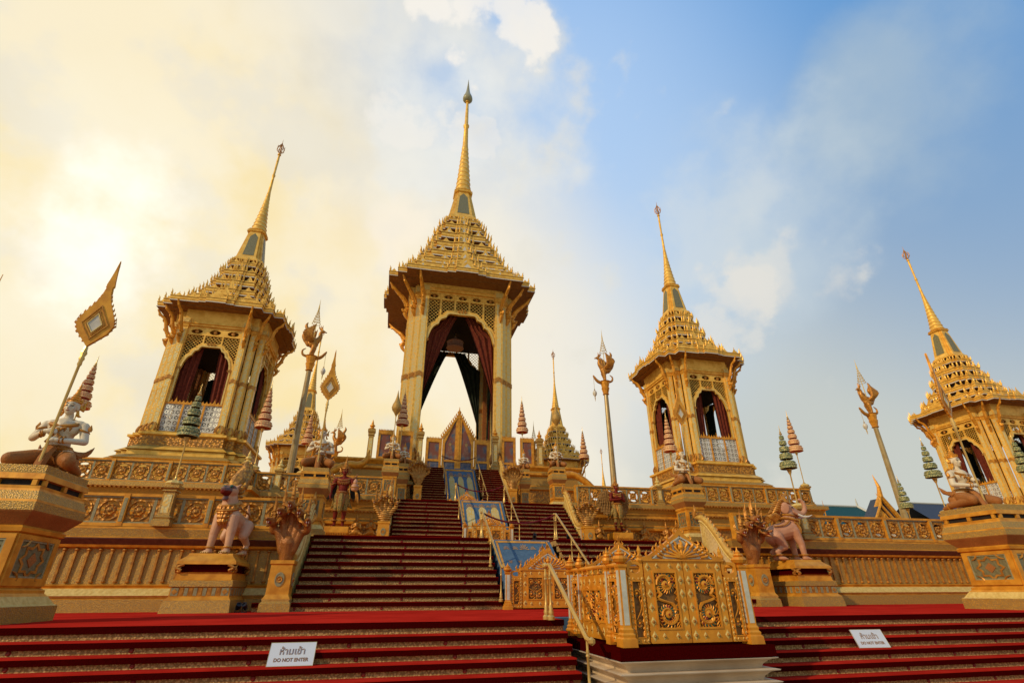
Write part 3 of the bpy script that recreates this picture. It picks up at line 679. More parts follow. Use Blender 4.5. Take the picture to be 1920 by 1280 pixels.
def ribs(b, xa, xb, y, z0, z1, step, dep):
    x = xa+step/2
    while x < xb:
        b.box(x-step*.09, x+step*.09, y-dep, y+.01, z0, z1, 0); b.lathe([(step*.16,0),(step*.2,.03),(step*.1,.06)], 6, (x, y-dep*.6, z0)); b.lathe([(step*.1,-.06),(step*.2,-.03),(step*.16,0)], 6, (x, y-dep*.6, z1)); x += step
ribs(b, -17.2, -6.1, -22.005, .23, .93, .235, .05); ribs(b, 6.1, 17.2, -22.005, .23, .93, .235, .05); ribs(b, -24, -17.2, -24.405, .23, .93, .235, .05); ribs(b, 17.2, 24, -24.405, .23, .93, .235, .05)
for v in range(len(b.v)): x, y, z = b.v[v]; b.v[v] = (x, y, z-Z0)
split(b.build('ribbed_band', GOLDB, T1), 'ribbed_band')
# terrace 2
o2 = [(-15.3,-15.4),(-9.1,-15.4),(-9.1,-14.1),(-4.25,-14.1),(-4.25,-12.9),(4.25,-12.9),(4.25,-14.1),(9.1,-14.1),(9.1,-15.4),(15.3,-15.4),(15.3,16),(-15.3,16)]
pr2 = [(.45,Z1,1),(.45,Z1+.25,0),(.36,Z1+.32,0),(.36,Z1+.40,0),(.16,Z1+.46,2),(.12,Z1+.98,0),(.30,Z1+1.03,0),(.32,Z1+1.12,1),(.18,Z1+1.2,0),(.18,Z1+1.26,1),(.22,Z1+1.48,0),(.34,Z1+1.53,0),(.34,Z1+1.6,4),(.22,Z1+1.68,0),(.22,Z1+1.74,1),(.3,Z1+1.9,0),(.42,Z1+1.95,1),(.42,Z2-.01,0),(.0,Z2,0)]
T2, off2 = terrace('second_terrace', 'second gold terrace with stacked mouldings below the four large pavilions', o2, Z1, Z2, pr2, [GOLD, GOLDF, GOLDO, PALE, GOLDB])
b = MB()
for xa, xb, y in ((-15.3,-9.1,-15.4),(9.1,15.3,-15.4),(-9.1,-3.9,-14.1),(3.9,9.1,-14.1)):
    x = xa+.06
    while x < xb: b.box(x-.035, x+.035, y-.37, y-.2, Z1+1.46-Z1, Z1+1.525-Z1); b.box(x-.03, x+.03, y-.44, y-.3, 1.88, 1.945); x += .14
    b.box(xa+.06, xb-.05, y-.39, y-.36, 1.50, 1.524); b.box(xa+.06, xb-.05, y-.455, y-.44, 1.92, 1.944)
split(b.build('dentils', GOLDB, T2), 'dentil_course')
# terrace 3
o3 = [(-6.6,-7.2),(-3.1,-7.2),(-3.1,-5.0),(3.1,-5.0),(3.1,-7.2),(6.6,-7.2),(6.6,7.2),(-6.6,7.2)]
d3 = Z3-Z2
pr3 = [(.6,Z2,1),(.6,Z2+.3,0),(.45,Z2+.4,1),(.45,Z2+.9,0),(.55,Z2+.97,0),(.3,Z2+1.05,2),(.26,Z2+1.7,0),(.4,Z2+1.76,1),(.4,Z2+1.9,0),(.2,Z2+2.0,1),(.2,Z2+2.5,0),(.35,Z2+2.58,0),(.35,Z2+2.7,1),(.25,Z2+2.8,0),(.4,Z3-.1,0),(.4,Z3-.01,0),(0,Z3,0)]
T3, off3 = terrace('top_terrace', 'highest gold terrace carrying the tallest pavilion and the painted doors', o3, Z2, Z3, pr3, [GOLD, GOLDF, GOLDO, PALE, GOLDB])
# ---------------------------------------------------------------- parapets of pierced medallions
def medallion(w, h):
    b = MB(); R = min(w,h)*.40; A = []; B = []
    for k in range(24):
        an = k*pi/12; c_, s_ = cos(an), sin(an); A.append((R*c_, R*s_)); f = 1/max(abs(c_),abs(s_)); B.append((w/2*max(-1,min(1,c_*f)), h/2*max(-1,min(1,s_*f))))
    b.band(A, B, -.03, .03, 0, closed=True); b.band([(x*1.0,z*1.0) for x,z in A], [(x*1.14,z*1.14) for x,z in A], -.05, -.029, 0, closed=True)
    M = Matrix.Rotation(pi/2, 4, 'X')
    b.lathe([(R*.62,-.02),(R*.62,.03),(R*.48,.05),(R*.40,.035),(R*.24,.04),(R*.18,.06),(.01,.07)], 12, mi=0, M=M)
    for k in range(8):
        an = k*pi/4+pi/8; b.lathe([(R*.13,.0),(R*.13,.05),(.01,.065)], 6, mi=2, M=Matrix.Translation((R*.52*cos(an),0,R*.52*sin(an))) @ M)
    for k in range(4):
        an = k*pi/2+pi/4; c_, s_ = cos(an), sin(an); q = R*.16
        b.add([(x,y,z) for y in (-.018,.018) for x,z in ((R*.55*c_-q*s_,R*.55*s_+q*c_),(R*1.02*c_-q*s_,R*1.02*s_+q*c_),(R*1.02*c_+q*s_,R*1.02*s_-q*c_),(R*.55*c_+q*s_,R*.55*s_-q*c_))], [(0,1,2,3),(7,6,5,4),(0,4,5,1),(1,5,6,2),(2,6,7,3),(3,7,4,0)])
    for sx in (-1,1):
        for sz in (-1,1): gable(b, (sx*w*.40, -.032, sz*h*.40-(.06 if sz > 0 else 0)), (0,-1), .05, .07, .012, 2, 2)
    for sx in (-1,1): b.box(min(sx*(w/2-.03), sx*(w/2-.001)), max(sx*(w/2-.03), sx*(w/2-.001)), -.036, .036, -h/2, h/2, 1)
    return b
MED = {}
def parapet(label, p, q, z, n, h=.72, group='pierced medallion parapets', post_ends=(True,True), every=3):
    p = Vector((p[0],p[1],z)); q = Vector((q[0],q[1],z)); d = q-p; ln = d.length; rz = math.atan2(d.y, d.x)
    t = thing('parapet', label, 'parapet', p, rz, group); b = MB()
    b.box(0,ln,-.09,.09,0,.07,0); b.box(0,ln,-.06,.06,.07,.10,1); b.box(0,ln,-.09,.09,h-.06,h,0); b.box(0,ln,-.06,.06,h-.09,h-.06,1); b.build('rail', [GOLD, SILV], t)
    w = ln/n; key = (round(w,2), h)
    for i in range(n):
        if key not in MED: ob = medallion(w, h-.2).build('medallion_panel', [GOLDO, SILV, GOLDB], t); MED[key] = ob.data
        else: ob = mkobj('medallion_panel', MED[key], t)
        ob.location = ((i+.5)*w, 0, h/2)
    for i in range(0, n+1, every):
        if (i == 0 and not post_ends[0]) or (i == n and not post_ends[1]): continue
        b = MB(); b.box(-.06,.06,-.105,.105,.0,h,0); b.box(-.035,.035,-.115,.0,.1,h-.1,1); o = b.build('post', [GOLD, SILV], t); o.location = (i*w,0,0)
    return t
parapet('lower pierced parapet on the left, running behind the lion statue', (-17.0,-22.05), (-6.2,-22.05), Z1, 18)
parapet('lower pierced parapet on the right, running behind the elephant-headed statue', (6.2,-22.05), (17.0,-22.05), Z1, 18)
parapet('lower parapet of the jutting corner near the right edge, below the cut-off pavilion', (17.2,-24.4), (24,-24.4), Z1, 11)
parapet('short lower parapet return in front of the cut-off pavilion at the right edge', (17.2,-22.1), (17.2,-24.4), Z1, 4)
parapet('upper pierced parapet below the leaning left pavilion', (-15.2,-15.45), (-9.2,-15.45), Z2, 10, .80)
parapet('upper pierced parapet below the pavilion right of the stairs', (9.2,-15.45), (15.2,-15.45), Z2, 10, .80)
parapet('upper parapet between the winged statue and the right pavilion', (4.2,-14.15), (9.0,-14.15), Z2, 8, .80)
parapet('upper parapet between the red-skinned statue and the left pavilion', (-9.0,-14.15), (-4.2,-14.15), Z2, 8, .80)
parapet('short upper parapet return beside the left pavilion', (-9.1,-15.4), (-9.1,-14.2), Z2, 2, .80)
parapet('short upper parapet return beside the right pavilion', (9.1,-14.2), (9.1,-15.4), Z2, 2, .80)
def pillar(label, x, y, z, h, w=.26, cat='post', top='lotus', group='stout gold parapet posts', name='parapet_post'):
    t = thing(name, label, cat, (x,y,z), group=group); b = MB()
    def sq(pr, mi=0): b.rings([[(sx*r,sy*r,zz) for sx,sy in ((-1,-1),(1,-1),(1,1),(-1,1))] for r,zz in pr], mi)
    sq([(w*.75,0),(w*.75,h*.12),(w*.6,h*.16),(w*.66,h*.2),(w*.5,h*.24),(w*.46,h*.78),(w*.6,h*.8),(w*.52,h*.84),(w*.7,h*.88),(w*.7,h*.94)]); b.build('shaft', GOLDF, t)
    b = MB(); zc = h*.94; b.lathe([(w*.66,zc),(w*.74,zc+w*.15),(w*.40,zc+w*.35),(w*.30,zc+w*.5),(w*.52,zc+w*.7),(w*.48,zc+w*.85),(w*.2,zc+w*1.15),(w*.24,zc+w*1.25),(.008,zc+w*2.0)] if top == 'bud' else [(w*.66,zc),(w*.8,zc+w*.2),(w*.62,zc+w*.4),(w*.3,zc+w*.5)], 8); b.build('cap', GOLD if top == 'bud' and h > 2 else PALE, t)
    b = MB(); b.box(-w*.3,w*.3,-w*.5,-w*.44,h*.3,h*.72); b.build('panel', MOSA, t); return t
pillar('stout octagonal-capped post carrying the green tiered umbrella on the left parapet', -8.9, -22.15, Z1, .98)
pillar('stout octagonal-capped post carrying the green tiered umbrella right of the elephant-headed statue', 8.5, -22.15, Z1, .98)
pillar('parapet post carrying a green tiered umbrella left of the cut-off pavilion', 14.25, -22.15, Z1, .95)
pillar('parapet post carrying a green tiered umbrella in front of the cut-off pavilion', 18.6, -22.15, Z1, .95)
pillar('post carrying the pink tiered umbrella at the far end of the right upper parapet', 15.2, -15.3, Z2, 1.0)
pillar('post carrying the pink tiered umbrella behind the nearest left kneeling statue', -15.2, -15.3, Z2, 1.0)
pillar('post carrying the pink tiered umbrella beside the left pavilion', -9.2, -14.0, Z2, 1.0)
pillar('post carrying the pink tiered umbrella beside the right pavilion', 9.2, -14.0, Z2, 1.0)
pillar('pointed parapet post at the outer corner left of the grey pole', -9.1, -15.45, Z2, .9, .24, top='bud')
pillar('pointed parapet post at the outer corner below the right pavilion', 9.1, -15.45, Z2, .9, .24, top='bud')
pillar('pointed post next to the grey pole on the left upper parapet', -8.2, -14.15, Z2, .95, .24, top='bud')
pillar('pointed post left of the right pavilion on the upper parapet', 8.2, -14.15, Z2, .95, .24, top='bud')
# tall slim posts of the top terrace
for x, lb in ((-5.3,'tall slim bud-topped post at the left end of the painted screen'),(5.3,'tall slim bud-topped post at the right end of the painted screen'),(-2.35,'bud-topped post left of the painted doors'),(2.35,'bud-topped post right of the painted doors')):
    pillar(lb, x, -4.75, Z3, 2.5, .32, top='bud', group='posts of the painted screen', name='screen_post')
# ---------------------------------------------------------------- blue cloth ramps between the flights
def ramp(label, w, y0, z0, y1, z1, cream=True):
    t = thing('cloth_ramp', label, 'ramp', (0,y0,z0), group='blue cloth-covered ramps'); b = MB(); dy, dz = y1-y0, z1-z0
    b.add([(-w,0,0),(w,0,0),(w,dy,dz+.02),(-w,dy,dz+.02),(w,dy,-.1),(-w,dy,-.1),(-w,0,-.1),(w,0,-.1)], [(0,1,2,3),(3,2,4,5),(0,3,5,6),(1,7,4,2),(0,6,7,1)]); b.build('cloth', BLUE, t)
    def pt(u, v, o=.012): return (u*w, dy*v, dz*v+.02*v+o)
    c = MB(); q = 10
    for u in (-.55, 0, .55):
        c.add([pt(u-.17,.02),pt(u+.17,.02),pt(u+.17,.72),pt(u+.1,.78),pt(u,.82),pt(u-.1,.78),pt(u-.17,.72)], [tuple(range(7))])
    if cream: c.build('cream_band', mat('cream_brocade', (.52,.48,.30), (.40,.37,.22), 25, .6, 0, 0, (.5,.33,.08), .4, ('vor', 18)), t)
    g = MB()
    for u in (-.86, .86): g.add([pt(u-.035,.0),pt(u+.035,.0),pt(u+.035,.97),pt(u-.035,.97)], [(0,1,2,3)])
    g.add([pt(-.86,.93),pt(.86,.93),pt(.86,.97),pt(-.86,.97)], [(0,1,2,3)])
    for u in ((-.55,0,.55,-.28,.28) if cream else (-.6,-.3,0,.3,.6)):
        for k in range(7):
            an = k*pi/6; a2 = an+pi/12; r = .13 if abs(u) in (0,.55) else .08; v0 = .80
            if not cream: g.add([pt(u,v0-.22,.016),pt(u+r*.6*cos(an-.1),v0-.22-r*.5*sin(an-.1),.016),pt(u+r*.9*cos(an),v0-.22-r*.7*sin(an),.016),pt(u+r*.6*cos(an+.1),v0-.22-r*.5*sin(an+.1),.016)], [(0,1,2,3)])
            g.add([pt(u,v0,.016),pt(u+r*cos(an-.1),v0+r*.6*sin(an-.1),.016),pt(u+r*1.35*cos(an),v0+r*.85*sin(an),.016),pt(u+r*cos(an+.1),v0+r*.6*sin(an+.1),.016)], [(0,1,2,3)])
    for u in (-.95,-.3,.3,.95): g.add([pt(u-.03,.985),pt(u,.95),pt(u+.03,.985)], [(0,1,2)])
    g.build('gold_trim', GOLD, t); return t
ramp('lowest blue cloth ramp behind the lowest gilded gate', .86, -22.9, Z0+.25, -20.72, 1.36, False)
ramp('middle blue cloth ramp with cream bands behind the middle gilded gate', .95, -15.3, 1.9, -13.62, 3.56)
ramp('topmost blue cloth ramp with three cream bands, up to the painted doors', .93, -9.0, 3.6, -5.68, 6.62)
# ---------------------------------------------------------------- gilded enclosure and gates
def scroll_panel(w, h, mirror=1):
    """S-shaped vine scrolls with leaves, in XZ, centre origin, standing proud of a dark enamel ground"""
    v = MB(); e = MB(); r = RND
    def spiral(cx, cz, R, turns, ph, sg):
        pts = []
        for i in range(26):
            t = i/25; a = ph+sg*t*turns*2*pi; rr = R*(1-t*.82); pts.append((cx+rr*cos(a), -.012, cz+rr*sin(a)))
        v.tube(pts, [.020*(w/.3)*(1-.5*i/25) for i in range(26)], 5)
        for i in range(1, 24):
            p = Vector(pts[i]); d = Vector((p.x-cx, 0, p.z-cz)).normalized(); tn = Vector((-d.z,0,d.x))*sg
            for s in (1, -1):
                q = p+d*s*R*.05; tip = p+d*s*R*.32+tn*R*.26
                e.add([tuple(q), tuple(q+tn*R*.26+d*s*R*.02+Vector((0,-.012,0))), tuple(tip), tuple(q+tn*R*.0+d*s*R*.28)], [(0,1,2,3)], 0 if (i//2+(s > 0)) % 3 else 1)
                v.tube([p, p+d*s*R*.22+tn*R*.10, tip], [.009*(w/.3),.008*(w/.3),.002], 4)
        return pts
    R = w*.40
    a = spiral(0, h*.27, R, 1.35, -pi/2+.5*mirror, mirror); c = spiral(0, -h*.25, R*1.02, 1.35, pi/2+.5*mirror, mirror)
    v.tube(path([a[0], (mirror*w*.34, -.012, 0.02*h), c[0]], 6), .014*(w/.3), 5)
    for cx, cz in ((0,h*.27),(0,-h*.25)):
        v.lathe([(w*.12,0),(w*.13,.02),(w*.05,.035)], 8, M=Matrix.Translation((cx,0,cz)) @ Matrix.Rotation(pi/2,4,'X')); e.lathe([(w*.05,.03),(w*.02,.05)], 8, mi=1, M=Matrix.Translation((cx,0,cz)) @ Matrix.Rotation(pi/2,4,'X'))
    for k in range(9):      # filler leaves up both edges
        zz = -h*.46+k*h*.92/8
        for sx in (-1,1):
            e.add([(sx*w*.47,-.004,zz-.03*h),(sx*w*.40,-.012,zz),(sx*w*.46,-.006,zz+.05*h),(sx*w*.49,-.004,zz+.02*h)], [(0,1,2,3)], k % 2); v.tube([(sx*w*.49,-.006,zz-.04*h),(sx*w*.36,-.012,zz),(sx*w*.44,-.01,zz+.05*h)], [.008*(w/.3),.009*(w/.3),.002], 4)
    for sx in (-1,1):
        for sz in (-1,1):
            v.tube(path([(sx*w*.47,-.01,sz*h*.48),(sx*w*.28,-.012,sz*h*.46),(sx*w*.40,-.012,sz*h*.38)],3), .008*(w/.3), 4)
    return v, e
def leaf_frame(b, w, h, ew, y0, y1):
    b.box(-w/2,-w/2+ew,y0,y1,0,h); b.box(w/2-ew,w/2,y0,y1,0,h); b.box(-w/2+ew,w/2-ew,y0,y1,0,ew*1.4); b.box(-w/2+ew,w/2-ew,y0,y1,h-ew*1.2,h)
    for s in (0,1):     # inner bead
        z0, z1 = ew*1.4, h-ew*1.2; x = w/2-ew
    b.box(-x,-x+ew*.2,y0-.012,y0+.01,z0,z1); b.box(x-ew*.2,x,y0-.012,y0+.01,z0,z1); b.box(-x+ew*.2,x-ew*.2,y0-.011,y0+.01,z0,z0+ew*.2); b.box(-x+ew*.2,x-ew*.2,y0-.011,y0+.01,z1-ew*.2,z1)
def studs(b, w, h, ew, y, mi=1):
    n = max(2, int(h/(ew*1.35))); g = []
    def st(x, z, r):
        b.add([(x-r*.66,y,z),(x,y,z-r),(x+r*.66,y,z),(x,y,z+r),(x,y-.012,z)], [(0,1,4),(1,2,4),(2,3,4),(3,0,4)], mi); b.lathe([(r*.34,0),(r*.30,.016),(r*.1,.024)], 7, mi=2, M=Matrix.Translation((x,y,z)) @ Matrix.Rotation(pi/2,4,'X'))
    for i in range(n):
        for s in (-1,1): st(s*(w/2-ew/2), (i+.5)*h/n, ew*.56)
    m = max(2, int(w/(ew*1.4)))
    for i in range(1, m): st(-w/2+i*w/m, ew*.7, ew*.42); st(-w/2+i*w/m, h-ew*.6, ew*.38)
def panel(parent, name, w, h, loc, rz=0, mirror=1, ew=None, mats=(GREENP, REDP)):
    """door leaf or fence panel: frame > scrollwork, enamel ground"""
    ew = ew or w*.19; b = MB(); leaf_frame(b, w, h, ew, -.022, .022); studs(b, w, h, ew, -.023); f = b.build(name, [GATEG, PALE, GOLDB], parent, loc=loc, rz=rz)
    iw, ih = w-2*ew, h-2.6*ew; v, e = scroll_panel(iw, ih, mirror) if iw < ih*.75 else (MB(), MB())
    if iw >= ih*.75:
        for s_ in (-1, 1):
            v2, e2 = scroll_panel(iw*.48, ih, s_)
            v.add([(x+s_*iw*.25,y,z) for x,y,z in v2.v], v2.f); n_ = len(e.v); e.v += [(x+s_*iw*.25,y,z) for x,y,z in e2.v]; e.f += [tuple(i+n_ for i in q) for q in e2.f]; e.m += e2.m
    b = MB(); b.box(-iw/2,iw/2,.012,.018,ew*1.4,h-ew*1.2); b.build('ground_panel', TYMP, f)
    o = v.build('scrollwork', GATEG, f, smooth=True); o.location = (0,0,ew*1.4+ih/2); o = e.build('enamel_leaves', list(mats), f); o.location = (0,0,ew*1.4+ih/2)
    return f
def gable_outline(w, h):
    return [(-w/2,0),(-w/2,h*.10),(-w*.40,h*.16),(-w*.30,h*.34),(-w*.27,h*.42),(-w*.18,h*.55),(-w*.06,h*.80),(0,h),(w*.06,h*.80),(w*.18,h*.55),(w*.27,h*.42),(w*.30,h*.34),(w*.40,h*.16),(w/2,h*.10),(w/2,0)]
def gable_top(parent, w, h, loc, rz=0):
    b = MB(); O = gable_outline(w, h); b.plate(O, -.02, .02, 0)
    I = [(x*.74, .02+z*.74) for x, z in O]; b.band(I, O, -.045, -.019, 0, closed=True)
    for s in (-1,1):
        for t in range(9):
            u = t/8; q_ = u*6.999; oi = int(q_); A_, B_ = O[1:8][oi], O[1:8][min(oi+1,6)]; x = -s*(A_[0]+(B_[0]-A_[0])*(q_-oi))*-1*-1; z = A_[1]+(B_[1]-A_[1])*(q_-oi); fl = .085*h/.45
            pts = [(x,-.02,z-.05*h),(x+s*.05*h,-.025,z+.05*h),(x+s*.0*h,-.02,z+.16*h)]; b.tube(pts, [.05*h,.04*h,.004], 5)
    b.tube([(0,-.0,h*.92),(0,0,h*1.06),(0,0,h*1.25)], [.05*h,.03*h,.004], 6)
    for k in range(9):       # tympanum leaves
        an = pi*(k+.5)/9; r = .30*h
        b.tube(path([(0,-.03,h*.10),(r*.7*cos(an),-.045,h*.10+r*.5*sin(an)),(r*1.25*cos(an)*w/h*.62,-.03,h*.10+r*1.25*sin(an))],3), [.05*h]*3+[.04*h]*3+[.006], 5)
    for k in range(13):      # outer row of curling leaves
        an = pi*(k+.5)/13; cx, cz = w*.30*cos(an), h*(.08+.42*sin(an)); b.tube(path([(cx*.8,-.03,cz*.8),(cx+.03*h,-.05,cz+.02*h),(cx*1.06,-.045,cz+.10*h),(cx*.92,-.03,cz+.09*h)],3), lerps([.04*h,.045*h,.03*h,.006],3), 5)
    b.lathe([(.12*h,0),(.10*h,.03),(.02*h,.05)], 10, M=Matrix.Translation((0,-.02,h*.42)) @ Matrix.Rotation(pi/2,4,'X'))
    g = b.build('gable', GATEG, parent, loc=loc, rz=rz)
    c = MB()
    for s in (-1,1): c.band([(s*x,z) for x,z in [(w*.37,h*.07),(w*.24,h*.33),(w*.10,h*.60),(0.004,h*.74)]], [(s*x,z) for x,z in [(w*.345,h*.07),(w*.215,h*.33),(w*.085,h*.57),(.004,h*.70)]], -.05, -.046)
    c.build('silver_edge', PSILV, g); c = MB(); c.plate([(x*.70,.03+z*.70) for x,z in O], -.0255, -.0205); c.build('tympanum_ground', PSILV, g); return g
def gate_post(parent, h, w, loc, name='post'):
    b = MB()
    b.rings([[(sx*r,sy*r,z) for sx,sy in ((-1,-1),(1,-1),(1,1),(-1,1))] for r,z in [(w*.78,0),(w*.74,h*.08),(w*.6,h*.095),(w*.64,h*.12),(w*.5,h*.14),(w*.54,h*.17),(w*.42,h*.19),(w*.40,h*.80),(w*.5,h*.82),(w*.5,h*.84),(w*.36,h*.85)]])
    b.lathe([(w*.34,h*.85),(w*.66,h*.872),(w*.80,h*.905),(w*.66,h*.935),(w*.40,h*.943),(w*.54,h*.958),(w*.46,h*.975),(w*.24,h*.98),(w*.30,h*.995),(w*.1,h*1.02),(.004,h*1.06)], 12)
    p = b.build(name, GATEG, parent, loc=loc); c = MB()
    for q in range(4): c.box(-w*.27,w*.27,-w*.445,-w*.39,h*.215,h*.78,0,Matrix.Rotation(q*pi/2,4,'Z'))
    c.build('silver_strip', PSILV, p); return p
def side_panel(parent, w, h, loc, rz=0):
    """narrow fence panel with a pierced oval above"""
    f = panel(parent, 'side_panel', w, h*.80, loc, rz, ew=w*.2)
    b = MB(); A = []; B = []; cz = h*.895; hh = h*.19
    for k in range(20):
        an = k*pi/10; c_, s_ = cos(an), sin(an); A.append((w*.36*c_, cz+hh*.30*s_)); q = 1/max(abs(c_),abs(s_)); B.append((w/2*max(-1,min(1,c_*q)), cz+hh/2*max(-1,min(1,s_*q))))
    b.band(A, B, -.022, .022, 0, closed=True); o = b.build('pierced_top', GATEG, f); return f
def gate(label, w, h, loc, gh, post_w=.13, group='gilded gates on the central axis', enclosure=None, rear=0):
    t = thing('gilded_gate' if not enclosure else 'gilded_enclosure', label, 'gate', loc, group=group)
    def front(y, rz, flip=1):
        lw = w*.315; sw = (w-2*lw)/2-post_w*.9
        R = Matrix.Rotation(rz, 3, 'Z')
        for s in (-1,1):
            panel(t, 'door_leaf', lw-.012, h*.86, R @ Vector((s*lw/2, y, .03)), rz, s)
            side_panel(t, sw, h*.86, R @ Vector((s*(lw+sw/2+.012), y, .03)), rz)
        gable_top(t, 2*lw+.06, gh, R @ Vector((0, y, h*.865+.02)), rz)
        for s in (-1,1):
            b = MB(); b.lathe([(.03,0),(.05,.03),(.03,.06),(.035,.08),(.02,.1),(.026,.14),(.004,.2)], 8); o = b.build('small_finial', GOLD, t); o.location = R @ Vector((s*(lw+.03), y, h*.86)); o.scale = (h,)*3
    front(0, 0)
    for s in (-1,1): gate_post(t, h, post_w, (s*(w/2-post_w*.2), 0, 0))
    if enclosure:
        D = enclosure
        for s in (-1,1):
            gate_post(t, h, post_w, (s*(w/2-post_w*.2), D, 0)); n3 = [.20,.60,.20]; y = .06
            L_ = D-.12; x = s*(w/2-post_w*.2)
            cy = .06
            for i, fr_ in enumerate(n3):
                pw = L_*fr_-.04; yy = cy+L_*fr_/2; cy += L_*fr_
                panel(t, 'side_panel', pw, h*.72, (x, yy, .03), -s*pi/2*-1 if s > 0 else -pi/2, ew=pw*.2 if i != 1 else pw*.13, mats=(REDP, GREENP))
                b = MB(); b.tube([(x, yy-pw/2-.02, h*.84), (x, yy+pw/2+.02, h*.84)], .028, 8)
                for k in range(5 if i == 1 else 2):
                    m_ = 5 if i == 1 else 2; b.lathe([(.012,h*.75),(.03,h*.765),(.012,h*.79),(.02,h*.82)], 6, (x, yy-pw/2+(k+.5)*pw/m_, 0))
                b.build('handrail', GATEG, t)
                if i < 2: gate_post(t, h, post_w*.72, (x, cy, 0), 'thin_post')
        front(D, pi) if False else None
        # rear gate of the enclosure
        rear = D
    if rear:
        gable_top(t, w*.63+.06, gh, (0, rear, h*.865+.02))
        for s in (-1,1): panel(t, 'door_leaf', w*.315-.012, h*.86, (s*w*.158, rear, .03), 0, s)
    return t
# cream moulded plinth with carpet edge under the enclosure
t = thing('plinth', 'cream layered plinth with a dark red carpet edge under the nearest gilded enclosure', 'plinth', (0,-28.48,ZG)); b = MB(); HP = -.59-ZG
pr = [(0,0)]; z = 0
nl = 7; hl = (HP-.13)/nl
for k in range(nl): pr += [(-.10,z+.02*hl),(-.085,z+.35*hl),(-.03,z+.72*hl),(.05,z+.9*hl),(.055,z+.98*hl)]; z += hl
sq = [(1.0,1.12),(-1.0,1.12),(-1.0,-1.12),(1.0,-1.12)]
b.rings([[(x+(d if x > 0 else -d), y+(d if y > 0 else -d)*(1), zz) for x, y in sq] for d, zz in pr[1:]]); b.build('moulded_body', CREAM, t, smooth=True)
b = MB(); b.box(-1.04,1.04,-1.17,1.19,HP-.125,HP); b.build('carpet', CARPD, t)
gate('nearest gilded enclosure of double doors and side fences, on the cream plinth', 1.78, 1.08, (0,-29.48,-.588), .41, .125, enclosure=1.95)
gate('lowest gilded gate at the foot of the first stair flight, on the red carpet', 2.0, .92, (0,-23.35,Z0), .50, .13, rear=.40)
gate('middle gilded gate between the middle stair flights, below the cream-banded blue ramp', 1.9, .9, (0,-15.6,Z1+.12), .5, .13)
gate('small topmost gilded gate half hidden at the foot of the top blue ramp', 1.7, .8, (0,-9.3,Z2+.0), .48, .13)
# painted doors and screen on the top terrace
t = thing('painted_doors', 'pointed golden double doors with painted panels at the top of the stairs', 'doors', (0,-4.75,Z3))
def mural_leaf(parent, x, w, zt, slope, nm='door_leaf'):
    """frame with tall painted panel and a low one; slope raises the top edge towards the centre"""
    b = MB(); e = w*.15; h = zt; s = 1 if x < 0 else -1
    xa, xb = -w/2, w/2
    def top(u): return h+slope*(u if s > 0 else 1-u)
    O = [(xa,0),(xb,0),(xb,top(1)),(xa,top(0))]; zs = [.12*1, .62, .74]
    I2 = [(xa+e,zs[2]),(xb-e,zs[2]),(xb-e,top(1)-e*1.6),(xa+e,top(0)-e*1.6)]
    b.band(I2, [(xa,zs[2]-e*.5),(xb,zs[2]-e*.5),(xb,top(1)),(xa,top(0))], -.05, .05, 0, closed=True)
    I1 = [(xa+e,zs[0]),(xb-e,zs[0]),(xb-e,zs[1]),(xa+e,zs[1])]
    b.band(I1, [(xa,0),(xb,0),(xb,zs[2]-e*.5),(xa,zs[2]-e*.5)], -.05, .05, 0, closed=True)
    b.band([(x_*.93,zs[2]+(z_-zs[2])*.97+.01) for x_,z_ in I2], I2, -.03, -.0, 0, closed=True)
    for k in range(int(w/.09)):
        u = (k+.5)/int(w/.09); gable(b, (xa+u*w, -.04, top(u)-.01), (0,-1), .045, .13, .03, 0, 0)
    f = b.build(nm, GOLD, parent, loc=(x,0,0)); c = MB(); c.add([(p[0],.0,p[1]) for p in I2], [(0,1,2,3)]); c.add([(p[0],.02,p[1]) for p in I2], [(3,2,1,0)]); c.build('painted_panel', MURAL, f)
    c = MB(); c.add([(p[0],.0,p[1]) for p in I1], [(0,1,2,3)]); c.add([(p[0],.02,p[1]) for p in I1], [(3,2,1,0)]); c.build('low_painted_panel', MURALB, f)
    if slope > 1:   # a plain seated figure shape in the painting
        c = MB(); zc = zs[2]+.55
        for pts, mi in (([(-.2,zc-.2),(.2,zc-.2),(.14,zc+.1),(.08,zc+.34),(-.08,zc+.34),(-.14,zc+.1)],0),([(.09*cos(k*pi/6),zc+.44+.11*sin(k*pi/6)) for k in range(12)],1),([(-.07,zc+.52),(.07,zc+.52),(0,zc+.78)],0)): c.plate(pts, -.012, -.003, mi)
        c.build('painted_figure', [mat('painted_robe', (.26,.12,.06), (.16,.06,.04), 9), mat('painted_halo', (.34,.22,.08), (.26,.16,.05), 9)], f)
for x, w, zt, sl_, nm in ((-1.5,.98,2.05,0,'side_leaf'),(1.5,.98,2.05,0,'side_leaf'),(-.51,.94,2.0,1.55,'door_leaf'),(.51,.94,2.0,1.55,'door_leaf')): mural_leaf(t, x, w, zt, sl_, nm)
b = MB(); b.box(-.06,.06,-.08,.05,0,3.45); b.tube([(0,0,3.4),(0,0,3.7),(0,0,4.2)], [.12,.07,.01], 6); b.build('centre_stile', GOLD, t)
b = MB()
for s in (-1,1):
    b.band([(s*.04,3.52),(s*.5,2.72),(s*1.0,2.02)], [(s*.04,3.75),(s*.56,2.9),(s*1.06,2.14)], -.09, .05)
    for k in range(11): u = k/10; b.tube([(s*(.06+u*.98),0,3.72-u*1.55),(s*(.09+u*1.0),0,3.85-u*1.57),(s*(.05+u*1.0),0,3.95-u*1.57)], [.05,.04,.005], 5)
b.build('pointed_gable', GOLD, t)
